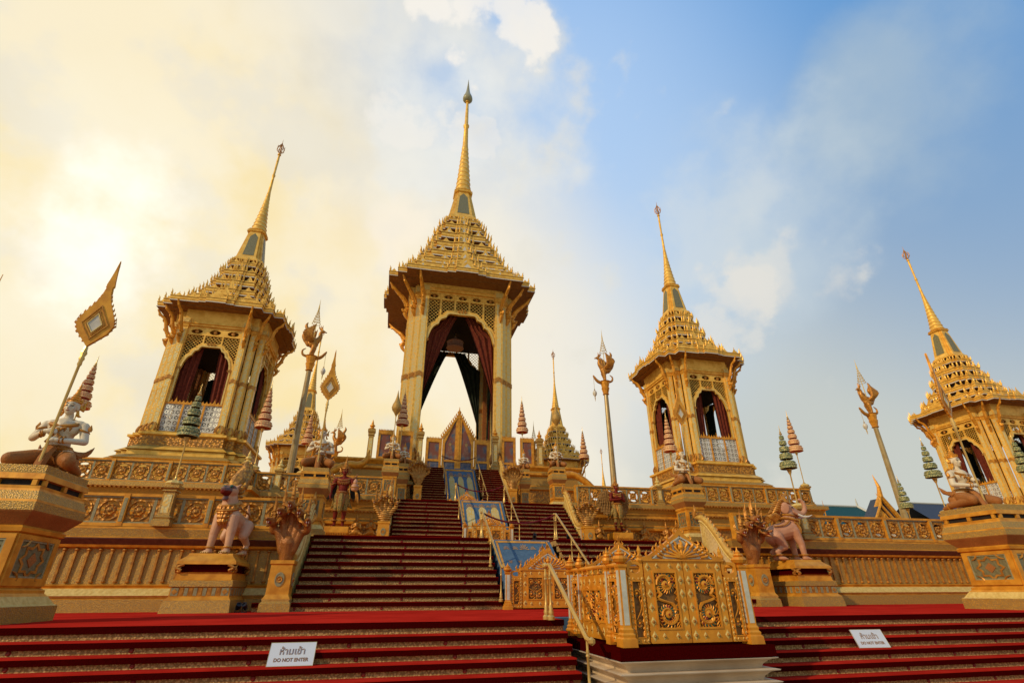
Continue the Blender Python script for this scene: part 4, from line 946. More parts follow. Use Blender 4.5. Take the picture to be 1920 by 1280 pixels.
for s, lb in ((-1,'painted side screen between two slim posts left of the painted doors'),(1,'painted side screen partly hidden right of the painted doors')):
    t = thing('painted_screen', lb, 'screen', (s*3.85,-4.75,Z3), group='painted side screens')
    mural_leaf(t, -.6, .9, 2.35, 0, 'screen_leaf'); mural_leaf(t, .6, .9, 2.35, 0, 'screen_leaf')
# ---------------------------------------------------------------- brass rails and ropes
def rail(label, top, bot, n=2, post_h=.78, r=.028, ext=True, group='brass stair handrails'):
    """handrail from top post to bottom post; points are the feet of the posts"""
    T = Vector(top); B_ = Vector(bot); t = thing('handrail', label, 'handrail', B_, group=group); d = T-B_; H = Vector((0,0,post_h))
    b = MB(); e = d.normalized(); hz = Vector((e.x,e.y,0)).normalized()
    b.tube([-hz*.10+H+Vector((0,0,-.02)), H-hz*.0, d+H, d+H+hz*.14], r, 8); b.lathe([(.01,-r*1.5),(r*1.5,-r*.6),(r*1.5,r*.6),(.01,r*1.5)], 8, tuple(-hz*.12+H+Vector((0,0,-.02)))); b.lathe([(.01,-r*1.5),(r*1.5,-r*.6),(r*1.5,r*.6),(.01,r*1.5)], 8, tuple(d+H+hz*.16)); b.build('rail', BRASS, t, smooth=True)
    ps = [d*(k/n) for k in range(n+1)]+[d+hz*.16]; proto = None
    for p in ps:
        if proto is None:
            b = MB(); b.lathe([(.055,0),(.055,.04),(.035,.06),(.042,.1),(.03,.13),(.036,.16),(.019,.2),(.017,post_h*.72),(.028,post_h*.74),(.017,post_h*.77),(.024,post_h*.80),(.016,post_h*.84),(.016,post_h)], 10); proto = b.build('post', BRASS, t, smooth=True); o = proto
        else: o = mkobj('post', proto.data, t)
        o.location = p
    return t
rail('nearest brass handrail beside the gilded enclosure, running down the foreground steps', (-1.46,-28.32,Z0), (-1.33,-29.35,-1.2), 1, .70, .03)
rail('lowest-flight brass handrail left of the blue ramp', (-1.13,-20.62,Z1), (-1.10,-23.2,Z0+.16), 2, .75)
rail('lowest-flight brass handrail right of the blue ramp', (1.13,-20.62,Z1), (1.15,-23.2,Z0+.16), 2, .75)
rail('middle-flight brass handrail left of the blue ramp', (-1.08,-13.5,Z2), (-1.08,-16.2,Z1+.17), 2, .80)
rail('middle-flight brass handrail right of the blue ramp', (1.08,-13.5,Z2), (1.08,-16.2,Z1+.17), 2, .80)
rail('topmost brass handrail left of the three-banded blue ramp', (-1.02,-5.6,Z3), (-1.02,-9.7,Z2+.16), 3, .80)
rail('topmost brass handrail right of the three-banded blue ramp', (1.02,-5.6,Z3), (1.02,-9.7,Z2+.16), 3, .80)
def rope(label, y, z, w, sag=.22):
    b = MB(); b.tube([(-w+2*w*k/20, 0, z-sag*(1-((k-10)/10)**2)) for k in range(21)], .026, 7); o = b.build('rope', MAROON, None, smooth=True, loc=(0,y,0)); tag(o, label, 'rope', 'sagging maroon ropes')
rope('sagging maroon rope across the top of the lowest blue ramp', -20.55, Z1+.72, 1.1, .26)
rope('sagging maroon rope across the top of the middle blue ramp', -13.4, Z2+.78, 1.06, .28)
rope('sagging maroon rope in front of the painted doors', -5.5, Z3+.78, 1.0, .22)
# ---------------------------------------------------------------- signs and spotlights
def sign(label, loc, rz, w=.52, h=.265, tilt=28):
    t = thing('notice_board', label, 'sign', loc, rz, 'white notices on the foreground steps'); M = Matrix.Rotation(radians(-tilt), 4, 'X')
    b = MB(); b.box(-w/2,w/2,0,.008,0,h,0,M); b.build('board', SIGNW, t)
    b = MB(); b.band([(-w/2+.004,.004),(w/2-.004,.004),(w/2-.004,h-.004),(-w/2+.004,h-.004)], [(-w/2,0),(w/2,0),(w/2,h),(-w/2,h)], -.002, -.0005, 0, M, True)
    b.build('frame', BRASS, t)
    for s, size, z in (('ห้ามเข้า', .104, .130), ('DO NOT ENTER', .053, .052)):
        cu = bpy.data.curves.new('txt', 'FONT'); cu.body = s; cu.size = size; cu.align_x = 'CENTER'; cu.extrude = .0006
        if size > .05: cu.fill_mode = 'NONE'; cu.extrude = 0; cu.bevel_depth = .0022; cu.bevel_resolution = 1
        ob = bpy.data.objects.new('txt', cu); COL.objects.link(ob)
        dg = bpy.context.evaluated_depsgraph_get(); me = bpy.data.meshes.new_from_object(ob.evaluated_get(dg), depsgraph=dg); bpy.data.objects.remove(ob, do_unlink=True)
        me.materials.clear(); me.materials.append(SIGNT); o = mkobj('lettering', me, t); o.matrix_local = M @ Matrix.Translation((0,-.0025,z)) @ Matrix.Rotation(pi/2,4,'X')
sign('white DO NOT ENTER notice on the steps left of the gilded enclosure', (-4.78,-28.675,Z0-.14*3+.002), .0)
sign('white DO NOT ENTER notice on the steps right of the gilded enclosure', (3.50,-28.67,Z0-.14*3+.002), -.10)
def spot(label, loc, rz):
    t = thing('spotlight', label, 'spotlight', loc, rz, 'small black spotlights'); b = MB(); b.lathe([(.06,0),(.06,.02),(.01,.022)], 10); b.box(-.05,-.04,-.012,.012,.02,.13); b.box(.04,.05,-.012,.012,.02,.13); b.build('base', BLACK, t)
    b = MB(); b.lathe([(.03,-.07),(.042,-.06),(.045,.05),(.05,.055),(.05,.07),(.036,.07),(.03,.05)], 12, M=Matrix.Translation((0,0,.11)) @ Matrix.Rotation(radians(50),4,'X')); b.build('lamp_head', BLACK, t, smooth=True)
spot('small black spotlight on the carpet nearest the lion pedestal', (-6.66,-23.3,Z0), .4)
spot('small black spotlight on the carpet nearest the bottom stair', (-6.50,-23.45,Z0), -.3)
spot('small black spotlight left of the post behind the lowest gilded gate', (.45,-20.6,Z1), .2)
spot('small black spotlight right of the post behind the lowest gilded gate', (1.5,-20.6,Z1), -.2)
# ---------------------------------------------------------------- tiered ceremonial umbrellas
def umbrella(n, r, H, pole, m, spike=.22):
    """local: pole foot at z=0, lowest tier at z=pole"""
    t = bpy.data.objects.new('tiered_umbrella', None); COL.objects.link(t)
    b = MB(); b.lathe([(.07,0),(.07,.04),(.03,.08),(.02,.15),(.02,pole-.2),(.05,pole-.12),(.08,pole-.02),(.02,pole),(.012,pole+H*.9)], 8); b.build('pole', BRASS, t, smooth=True)
    z = pole; SS = [1,.76,.61,.49,.39,.31,.24] if n > 6 else [1,.78,.60,.44,.30]; HH = [1,.82,.72,.62,.53,.45,.38][:n]; tot = sum(HH)
    for k in range(n):
        s = SS[k]; h = H*(1-spike)*HH[k]/tot; rr = r*s
        b = MB(); b.lathe([(rr*.82,.01*h),(rr*.98,.0),(rr*1.0,.03*h),(rr*.96,.30*h),(rr*1.01,.32*h),(rr*.94,.36*h),(rr*.92,.58*h),(rr*.96,.60*h),(rr*.90,.68*h),(rr*.80,.76*h),(rr*.25,.80*h),(.02,.82*h)], 20)
        for i in range(20 if k < 4 else 10):
            an = 2*pi*i/(20 if k < 4 else 10); b.lathe([(rr*.05,0),(rr*.06,.06*h),(.002,.17*h)], 4, (rr*1.0*cos(an), rr*1.0*sin(an), .31*h))
        o = b.build('tier', m, t); o.location = (0,0,z)
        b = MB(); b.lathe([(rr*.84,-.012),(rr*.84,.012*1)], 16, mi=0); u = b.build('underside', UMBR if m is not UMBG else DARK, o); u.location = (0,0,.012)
        z += h
    b = MB(); b.lathe([(r*.16,0),(r*.2,.02),(r*.10,.06),(r*.13,.08),(r*.05,H*spike*.4),(.004,H*spike)], 10); o = b.build('spire_tip', BRASS, t, smooth=True); o.location = (0,0,z)
    return t
def put(o, label, loc, cat, group, rz=0):
    o.location = loc; o.rotation_euler.z = rz; return tag(o, label, cat, group)
GU = 'tiered ceremonial umbrellas'
ur = put(umbrella(7, .33, 2.1, 1.55, UMBP), 'pink tiered umbrella on a post beside the left pavilion', (-9.2,-14.0,4.55), 'umbrella', GU)
dup(ur, 'pink tiered umbrella in front of the corner of the pavilion right of the stairs', (9.2,-14.0,4.55))
dup(ur, 'pink tiered umbrella behind the head of the nearest left kneeling statue', (-15.2,-15.3,4.55))
dup(ur, 'pink tiered umbrella at the far end of the right upper parapet, against the sky', (15.2,-15.3,4.55))
um = put(umbrella(7, .36, 2.35, 1.75, UMBP), 'red tiered umbrella in front of the left pillar of the tallest pavilion', (-3.55,-7.1,Z3+.3), 'umbrella', GU)
dup(um, 'red tiered umbrella right of the tallest pavilion, close to its pillar', (3.55,-7.1,Z3+.3))
dup(um, 'red tiered umbrella in front of the small distant pavilion on the left', (-9.3,-2.2,6.75))
dup(um, 'red tiered umbrella right of the small distant pavilion, above the parapet', (9.3,-2.2,6.75))
for sx in (-1,1): pillar('post carrying a red tiered umbrella beside the top stair flight on the '+('left' if sx < 0 else 'right'), sx*3.55, -7.1, Z3, .3, .3)
for sx in (-1,1): pillar('tall post carrying a red tiered umbrella below the small distant pavilion on the '+('left' if sx < 0 else 'right'), sx*9.3, -2.2, Z2, 3.3, .4)
ug = put(umbrella(5, .25, 1.42, 1.12, UMBG), 'green-gold tiered umbrella standing on the left lower parapet', (-8.9,-22.15,2.40), 'umbrella', GU)
dup(ug, 'green-gold tiered umbrella above the back of the elephant-headed statue', (8.5,-22.15,2.40))
dup(ug, 'green-gold tiered umbrella just left of the nearest right kneeling statue', (14.25,-22.15,2.36))
dup(ug, 'green-gold tiered umbrella in front of the cut-off pavilion at the right edge', (18.6,-22.15,2.75))
dup(ug, 'small green-gold tiered umbrella beside the foot of the leaning brown pole on the right', (22.3,-14.0,2.5), scale=1.2)
pillar('post carrying the small green-gold umbrella beside the leaning brown pole', 22.3, -14.0, Z1, 1.08, .3)
# ---------------------------------------------------------------- pedestals
def pedestal(label, loc, w, h, rz=0, group='moulded gold pedestals of the kneeling statues', d=None, style=0):
    t = thing('pedestal', label, 'pedestal', loc, rz, group); b = MB(); d = d or w; a, c = w/2, d/2
    P_ = [(1.28,0,1),(1.28,.10,3),(1.20,.11,3),(1.06,.16,0),(.98,.18,0),(.98,.20,0),(.90,.215,0),(.90,.55,0),(.98,.56,0),(1.0,.585,0),(.94,.60,4),(1.19,.68,4),(1.21,.69,1),(1.21,.745,0),(1.20,.76,1),(1.12,.82,0),(1.10,.835,0),(1.10,.855,2),(1.02,.86,2),(1.02,.895,0),(1.12,.90,0),(1.10,.94,1),(1.05,.95,1),(1.05,1.0,0)]
    b.rings([[(sx*a*r,sy*c*r,z*h) for sx,sy in ((-1,-1),(1,-1),(1,1),(-1,1))] for r,z,m in P_], mis=[m for r,z,m in P_]); b.build('body', [GOLD, GOLDF, DARK, PALE, CLOTH], t)
    for q in range(4):
        R = Matrix.Rotation(q*pi/2, 4, 'Z'); dd = (c if q % 2 == 0 else a)*.90; ww = (a if q % 2 == 0 else c)*.90
        b = MB(); z0, z1 = .225*h, .545*h
        b.band([(-ww*.78,z0+.05*h),(ww*.78,z0+.05*h),(ww*.78,z1-.03*h),(-ww*.78,z1-.03*h)], [(-ww,z0),(ww,z0),(ww,z1),(-ww,z1)], -dd-.03, -dd, 0, R, True)
        b.band([(-ww*.72,z0+.062*h),(ww*.72,z0+.062*h),(ww*.72,z1-.042*h),(-ww*.72,z1-.042*h)], [(-ww*.78,z0+.05*h),(ww*.78,z0+.05*h),(ww*.78,z1-.03*h),(-ww*.78,z1-.03*h)], -dd-.02, -dd, 1, R, True)
        b.plate([(-ww*.78,z0+.05*h),(ww*.78,z0+.05*h),(ww*.78,z1-.03*h),(-ww*.78,z1-.03*h)], -dd-.004, -dd+.01, 5, R)
        zc = (z0+z1)/2+.005*h; hh = (z1-z0)*.34
        pts = [(ww*.60*cos(k*pi/8)*(1 if k%2==0 else .74), zc+hh*1.1*sin(k*pi/8)*(1 if k%2==0 else .74)) for k in range(16)]
        b.band([(x*.8,zc+(z-zc)*.8) for x,z in pts], pts, -dd-.016, -dd+.002, 2, R, True)
        for sx in (-1,1):
            for sz in (-1,1): b.tube([R @ Vector(p) for p in path([(sx*ww*.70,-dd-.01,zc+sz*hh*1.25),(sx*ww*.42,-dd-.016,zc+sz*hh*1.2),(sx*ww*.5,-dd-.016,zc+sz*hh*.85),(sx*ww*.68,-dd-.01,zc+sz*hh*.7)],4)], lerps([.012*w,.02*w,.02*w,.006*w],4), 5, 2)
        b.plate([(-ww*.22,zc),(0,zc-hh*.45),(ww*.22,zc),(0,zc+hh*.45)], -dd-.016, -dd+.002, 3, R)
        for s in (-1,1): # bracket feet under the top slab
            b.box(s*ww*1.02-.03*w, s*ww*1.02+.03*w, -(c if q%2==0 else a)*1.11, -(c if q%2==0 else a)*1.0, .857*h, .897*h, 0, R)
        b.box(-.04*w, .04*w, -(c if q%2==0 else a)*1.11, -(c if q%2==0 else a)*1.0, .857*h, .897*h, 0, R)
        split(b.build('face_panel', [GOLD, SILV, GOLDB, CLOTH, GOLD, OLIV], t), 'face_panel')
    return t
pn = pedestal('large panelled gold pedestal at the left edge of the red carpet', (-9.15,-26.92,Z0), 1.0, 2.0, d=1.1)
dup(pn, 'large panelled gold pedestal near the right edge, half in shadow', (9.15,-26.92,Z0))
p2 = pedestal('gold pedestal behind the left many-headed naga, carrying a kneeling statue', (-5.98,-20.15,Z1), .68, 1.85)
dup(p2, 'gold pedestal behind the right naga rail, carrying a kneeling statue', (5.98,-20.15,Z1))
p3 = pedestal('small gold pedestal left of the middle flight, carrying a small kneeling statue', (-3.93,-12.3,Z2), .62, 1.93)
dup(p3, 'small gold pedestal right of the middle flight, carrying a small kneeling statue', (3.93,-12.3,Z2))
p4 = pedestal('smallest gold pedestal beside the top flight on the left', (-3.3,-8.35,Z2), .5, 2.65)
dup(p4, 'smallest gold pedestal beside the top flight on the right', (3.3,-8.35,Z2))
def beast_base(label, loc, rz):
    t = thing('beast_pedestal', label, 'pedestal', loc, rz, 'stepped gold pedestals of the beasts'); b = MB(); a, c, h = .62, .62, 1.12
    P_ = [(1.04,0,1),(1.0,.20,1),(1.0,.205,0),(.94,.24,0),(.91,.26,0),(.89,.42,0),(.95,.43,1),(.94,.53,0),(.86,.55,0),(.84,.66,0),(.88,.665,0),(.80,.67,2),(.78,.80,0),(.92,.805,0),(.90,.86,0),(.86,.88,0),(.70,.96,0),(.68,1.0,0)]
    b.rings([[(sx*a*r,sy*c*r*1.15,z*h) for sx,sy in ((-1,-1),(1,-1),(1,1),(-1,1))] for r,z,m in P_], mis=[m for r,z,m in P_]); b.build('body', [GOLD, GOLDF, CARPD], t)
    b = MB(); c2 = MB()
    for q in range(4):
        R = Matrix.Rotation(q*pi/2, 4, 'Z'); dd = (c*1.15 if q%2==0 else a)*.91; ww = (a if q%2==0 else c*1.15)*.9
        for k in range(9): x = -ww*.62+k*ww*1.24/8; (c2 if k%2 else b).box(x-ww*.06, x+ww*.06, -dd-.006, -dd+.02, .28*h, .41*h, 0, R)
        for s in (-1,1): c2.box(s*ww*.84-ww*.12, s*ww*.84+ww*.12, -dd-.005, -dd+.02, .28*h, .41*h, 0, R); b.plate([(s*ww*.84-ww*.1,.345*h),(s*ww*.84,.295*h),(s*ww*.84+ww*.1,.345*h),(s*ww*.84,.395*h)], -dd-.012, -dd, 0, R)
        d3 = (c*1.15 if q%2==0 else a)*.88
        for s in (-1,1): b.tube(path([(s*ww*.75,-d3,.80*h),(s*ww*.98,-d3*1.03,.745*h),(s*ww*.82,-d3*1.04,.70*h),(s*ww*.92,-d3,.675*h)],4), .03, 6, 0, R)
    split(b.build('ornament', GOLDB, t), 'ornament'); split(c2.build('inlay', SILV, t), 'inlay'); return t
bl = beast_base('stepped gold pedestal with red frieze under the pinkish lion', (-7.42,-22.75,Z0), 0)
dup(bl, 'stepped gold pedestal with red frieze under the elephant-headed beast', (7.42,-22.75,Z0))
# ---------------------------------------------------------------- figures
def hand(parts, wrist, fdir, ndir, s=1.0, curl=.9):
    """palm with five fingers curling; fdir along the hand, ndir towards the palm side"""
    f = Vector(fdir).normalized(); n = Vector(ndir).normalized(); n = (n-f*f.dot(n)).normalized(); sd = f.cross(n); w = Vector(wrist)
    pc = w+f*.045*s; parts.append(('c', w, pc, .024*s, .030*s)); parts.append(('c', pc-sd*.016*s, pc-sd*.016*s+f*.03*s, .022*s, .018*s)); parts.append(('c', pc+sd*.016*s, pc+sd*.016*s+f*.03*s, .022*s, .018*s))
    for i, (o, ln) in enumerate(((-.032,.040),(-.011,.050),(.011,.048),(.031,.036))):
        a = pc+sd*o*s+f*.032*s; m = a+(f*cos(curl)+n*sin(curl))*ln*s; e = m+(f*cos(curl*2.2)+n*sin(curl*2.2))*ln*.8*s
        parts += [('c', a, m, .0115*s, .0105*s), ('c', m, e, .0105*s, .009*s)]
    a = w+f*.02*s-sd*.022*s; m = a+(f*.5-sd*.55+n*.5)*.045*s; e = m+(f*.7+n*.7)*.03*s; parts += [('c', a, m, .014*s, .012*s), ('c', m, e, .012*s, .010*s)]
def head(parts, c, s=1.0, fwd=(0,-1)):
    c = Vector(c); f = Vector((fwd[0],fwd[1],0)).normalized(); r = Vector((-f.y, f.x, 0)); z = Vector((0,0,1))
    def q(x,y,zz): return c+(r*x+f*y+z*zz)*s
    rt = (0,0,math.atan2(f.x,-f.y)*1)
    parts += [('e', q(0,-.012,.035), (.082*s,.098*s,.095*s), rt), ('e', q(0,.028,-.035), (.062*s,.062*s,.075*s), rt), ('c', q(0,.06,-.082), q(0,.045,-.07), .026*s, .036*s),
              ('c', q(0,.083,.03), q(0,.107,-.022), .009*s, .015*s), ('c', q(-.018,.082,-.052), q(.018,.082,-.052), .012*s, .012*s), ('c', q(-.04,.07,.045), q(.04,.07,.045), .016*s, .016*s)]
    for k in (-1,1): parts += [('e', q(k*.082,-.01,-.005), (.012*s,.024*s,.042*s), rt), ('c', q(k*.045,.062,-.018), q(k*.04,.06,-.03), .022*s, .022*s)]
    return q
def face_marks(parent, q, s=1.0, iris=EYEM):
    b = MB()
    for k in (-1,1):
        b.tube([q(k*.053,.074,.018), q(k*.034,.089,.014), q(k*.016,.092,.018)], [.003*s,.007*s,.003*s], 5)
        b.tube([q(k*.060,.074,.045), q(k*.036,.093,.055), q(k*.012,.096,.046)], [.002*s,.004*s,.002*s], 5)
    b.build('painted_eyes', iris, parent); b = MB(); b.tube([q(-.026,.089,-.053), q(0,.097,-.055), q(.026,.089,-.053)], [.003*s,.007*s,.003*s], 5); b.build('painted_lips', LIPM, parent)
def crown(parent, c, r, H, m=GOLD, tiers=4, flares=True):
    b = MB(); z = 0; prof = [(r*1.0,-.02*H),(r*1.12,.0),(r*1.10,.07*H),(r*1.0,.08*H)]; 
    for k in range(tiers):
        rr = r*(1-.2*k); z0 = .08*H+.42*H*k/tiers; prof += [(rr*.92,z0),(rr*1.02,z0+.04*H),(rr*.80,z0+.08*H)]
    prof += [(r*.28,.52*H),(r*.34,.56*H),(r*.2,.62*H),(r*.10,.8*H),(.003,H)]; b.lathe(prof, 14, c)
    if flares:
        for k in range(9):
            an = 2*pi*k/9; flame(b, (c[0]+r*1.02*cos(an), c[1]+r*1.02*sin(an), c[2]+.05*H), (cos(an)*.4,sin(an)*.4), .17*H, r*.16)
        for s in (-1,1):  # ear flames
            b.tube(path([(c[0]+s*r*1.02,c[1]+.02,c[2]-.04),(c[0]+s*r*1.5,c[1]+.03,c[2]-.10),(c[0]+s*r*1.45,c[1]+.05,c[2]+.0),(c[0]+s*r*1.9,c[1]+.06,c[2]+.05)],3), lerps([.02,.03,.02,.003],3), 5)
            b.tube(path([(c[0]+s*r*1.0,c[1]+.0,c[2]-.12),(c[0]+s*r*1.35,c[1]-.01,c[2]-.2),(c[0]+s*r*1.7,c[1]+.02,c[2]-.2)],3), lerps([.016,.024,.003],3), 5)
    return b.build('crown', m, parent, smooth=True)
def torus(b, c, R, r, rot=(0,0,0), sx=1, sy=1, mi=0, n=18):
    M = Matrix.Translation(c) @ Matrix.Rotation(rot[2],4,'Z') @ Matrix.Rotation(rot[1],4,'Y') @ Matrix.Rotation(rot[0],4,'X')
    P_ = [M @ Vector((R*sx*cos(2*pi*i/n), R*sy*sin(2*pi*i/n), 0)) for i in range(n+1)]; b.tube(P_, r, 6, mi)
def kneeler():
    """kneeling deity facing -Y, base z=0, eyes level; holds an upright shaft at (0,-.27)"""
    p = []
    p += [('e',(0,.08,.27),(.20,.17,.15)),('c',(0,.07,.30),(0,.03,.52),.135,.125),('c',(0,.03,.52),(0,.01,.68),.13,.165),('e',(0,-.0,.66),(.20,.135,.13)),('c',(-.17,.02,.735),(.17,.02,.735),.075,.075),
          ('c',(0,.02,.74),(0,.0,.88),.062,.054)]
    for s in (-1,1):
        p += [('c',(s*.11,.06,.25),(s*.34,-.30,.14),.135,.095),('c',(s*.34,-.30,.12),(s*.24,.24,.09),.085,.06),('c',(s*.24,.24,.08),(s*.20,.40,.05),.05,.04),('e',(s*.14,.16,.20),(.12,.14,.12))]
    # right hand above, left hand below, both at the shaft
    p += [('c',(-.235,.02,.72),(-.315,-.04,.50),.066,.052),('c',(-.315,-.04,.50),(-.085,-.25,.565),.05,.034),('c',(.235,.02,.72),(.325,-.03,.48),.066,.052),('c',(.325,-.03,.48),(.09,-.255,.44),.05,.034)]
    hand(p, (-.085,-.25,.565), (1,-.25,.15), (0,.7,-.2), 1.05, .9); hand(p, (.09,-.255,.44), (-1,-.25,.1), (0,.7,-.2), 1.05, .9)
    q = head(p, (0,-.015,.985), 1.05)
    me = sculpt(p, .0105, 4)
    paint(me, [SKIN, CLOTH], lambda c: 1 if c.z < .335-.12*max(0,-c.y) else 0)
    t = bpy.data.objects.new('kneeling_statue', None); COL.objects.link(t)
    o = mkobj('body', me, t); face_marks(t, q, 1.05)
    crown(t, (0,.0,1.07), .084, .36)
    b = MB()
    torus(b, (0,.005,.80), .085, .02, (.25,0,0)); torus(b, (0,-.02,.745), .15, .028, (.55,0,0), 1.15, .85)
    for k in range(7): an = pi*(k+.5)/7; b.lathe([(.004,-.07),(.022,-.03),(.018,0)], 6, (.155*cos(pi+an), -.03-.10*sin(an), .715-.05*sin(an)))
    for s in (-1,1):
        torus(b, (s*.262,.0,.645), .066, .016, (0,s*.35,0)); b.lathe([(.03,0),(.035,.03),(.004,.10)], 6, (s*.325,-.0,.65))
        torus(b, (s*.115,-.225,.535 if s < 0 else .455), .042, .014, (0,pi/2,0)); torus(b, (s*.15,-.20,.528 if s < 0 else .46), .045, .012, (0,pi/2,0)); torus(b, (s*.22,.27,.08), .062, .018, (pi/2,0,0))
    torus(b, (0,.06,.36), .155, .03, (0,0,0), 1.05, .95); torus(b, (0,.06,.40), .15, .016, (0,0,0), 1.0, .93)
    b.tube(path([(-.17,-.0,.78),(-.03,-.155,.62),(.12,-.10,.44)],4), .018, 6); b.tube(path([(.17,-.0,.78),(.03,-.155,.62),(-.12,-.10,.44)],4), .018, 6)
    b.lathe([(.035,0),(.03,.02),(.01,.03)], 8, M=Matrix.Translation((0,-.165,.61)) @ Matrix.Rotation(pi/2,4,'X'))
    b.build('jewellery', GOLDB, t, smooth=True)
    b = MB()   # hanging sash and hip flames
    b.tube(path([(0,-.10,.36),(0,-.20,.24),(0,-.26,.06),(0,-.27,.0)],4), lerps([.05,.06,.06,.05],4), 6, flat=1.2)
    for s in (-1,1):
        for k in range(4): b.tube(path([(s*.17,.08+.03*k,.34),(s*(.25+.015*k),.14+.03*k,.30+.02*k),(s*(.29+.02*k),.17+.03*k,.37+.035*k)],3), lerps([.04,.04,.004],3), 6)
    b.build('sash', CLOTH, t, smooth=True)
    return t
GK = 'kneeling white statues in gold crowns'
kn = put(kneeler(), 'nearest left kneeling statue, white-skinned with a gold crown, on the large left pedestal', (-9.02,-26.75,1.66), 'statue', GK, .05); kn.scale = (1.08,)*3
dup(kn, 'nearest right kneeling statue, turned towards the right edge of the photograph', (9.05,-26.75,1.66), rz=.05, scale=(-1.08,1.08,1.08))
dup(kn, 'kneeling white statue with a fan on the pedestal behind the left naga', (-5.98,-20.15,3.25), rz=.05, scale=1.08)
dup(kn, 'kneeling white statue on the pedestal in front of the right pavilion', (5.98,-20.15,3.25), rz=.12, scale=(-1.08,1.08,1.08))
dup(kn, 'small kneeling white statue left of the middle flight', (-3.93,-12.3,5.43), rz=.0, scale=1.0)
dup(kn, 'small kneeling white statue right of the middle flight, under the distant ringed spire', (3.93,-12.3,5.43), rz=.0, scale=(-1.0,1,1))
dup(kn, 'smallest kneeling white statue beside the top flight on the left', (-3.3,-8.35,6.15), rz=.3, scale=.85)
dup(kn, 'smallest kneeling white statue beside the top flight on the right', (3.3,-8.35,6.15), rz=-.3, scale=(-.85,.85,.85))
def fan(H=3.75, bw=.27, plain=False):
    """long-shafted leaf-shaped ceremonial fan, foot at z=0"""
    t = bpy.data.objects.new('ceremonial_fan', None); COL.objects.link(t); zb = H*.545
    b = MB(); b.lathe([(.022,0),(.022,zb-.35),(.035,zb-.32),(.03,zb-.26),(.045,zb-.22),(.03,zb-.18),(.05,zb-.12),(.035,zb-.08),(.028,zb)], 8); b.build('shaft', BRASS, t, smooth=True)
    def half(sc): return [(0,-.0),(.30*sc,.10),(.78*sc,.26),(1.0*sc,.42),(.90*sc,.55),(.62*sc,.72),(.34*sc,.90),(.20*sc,1.05),(.15*sc,1.16),(.22*sc,1.22),(.16*sc,1.32),(.08*sc,1.5),(.0,1.74)]
    hs = (H-zb)/1.74; hp = half(bw); R_ = [(x,zb+z*hs) for x,z in hp]; O = R_+[(-x,z) for x,z in reversed(R_[1:-1])]
    b = MB(); b.plate(O, -.025, .025, 0)
    for i in range(1, 9):
        for s in (-1,1):
            for u in (0,.5):
                x = (R_[i][0]*(1-u)+R_[i+1][0]*u)*s; z = R_[i][1]*(1-u)+R_[i+1][1]*u; b.tube([(x*.96,0,z-.01),(x*1.07,0,z+.01),(x*1.06,0,z+.06)], [.022,.016,.003], 4)
    b.tube([(0,0,H-.3),(0,0,H-.1),(0,0,H+.02)], [.03,.02,.003], 6)
    D = [(bw*.72,zb+.42*hs),(0,zb+.80*hs),(-bw*.72,zb+.42*hs),(0,zb+.12*hs)]
    def dia(k, o): cz = zb+.42*hs; return [(x*k, cz+(z-cz)*k) for x,z in D]
    for k0, k1 in ((.92,1.0),(.66,.72)):
        b.band(dia(k0,0), dia(k1,0), -.04, .04, 1, closed=True)
    b.build('leaf_blade', [GOLD, GOLDB], t); b = MB(); b.plate(dia(.5,0), -.034, .034, 0); b.build('pale_centre', LAMP, t)
    b = MB(); b.band(dia(.5,0), dia(.58,0), -.045, .045, closed=True); b.build('centre_rim', PALE, t)
    return t
GF = 'long-shafted leaf-shaped fans'
f1 = put(fan(), 'large gold leaf-shaped fan held by the nearest left kneeling statue', (-9.00,-27.05,1.66), 'fan', GF, .12)
dup(f1, 'gold leaf-shaped fan held by the nearest right kneeling statue, before the cut-off pavilion', (9.07,-27.05,1.66), rz=.35)
dup(f1, 'gold leaf-shaped fan standing clear against the sky left of the tallest pavilion', (-5.97,-20.44,3.25), rz=.1)
dup(f1, 'gold leaf-shaped fan in front of the corner of the right pavilion', (6.01,-20.44,3.25), rz=.0)
def pot(label, loc):
    t = thing('finial_staff', label, 'staff', loc, group='bud-topped staffs'); b = MB(); b.lathe([(.02,0),(.02,1.95),(.04,2.0),(.03,2.05)], 8); b.build('shaft', BRASS, t, smooth=True)
    b = MB(); b.lathe([(.03,2.0),(.10,2.15),(.2,2.28),(.235,2.42),(.19,2.6),(.16,2.64),(.1,2.8),(.05,3.0),(.004,3.3)], 14); b.build('bud', GOLDF, t, smooth=True)
pot('bud-topped staff held by the small kneeling statue left of the middle flight', (-3.93,-12.57,5.43))
pot('bud-topped staff held by the small kneeling statue right of the middle flight', (3.93,-12.57,5.43))
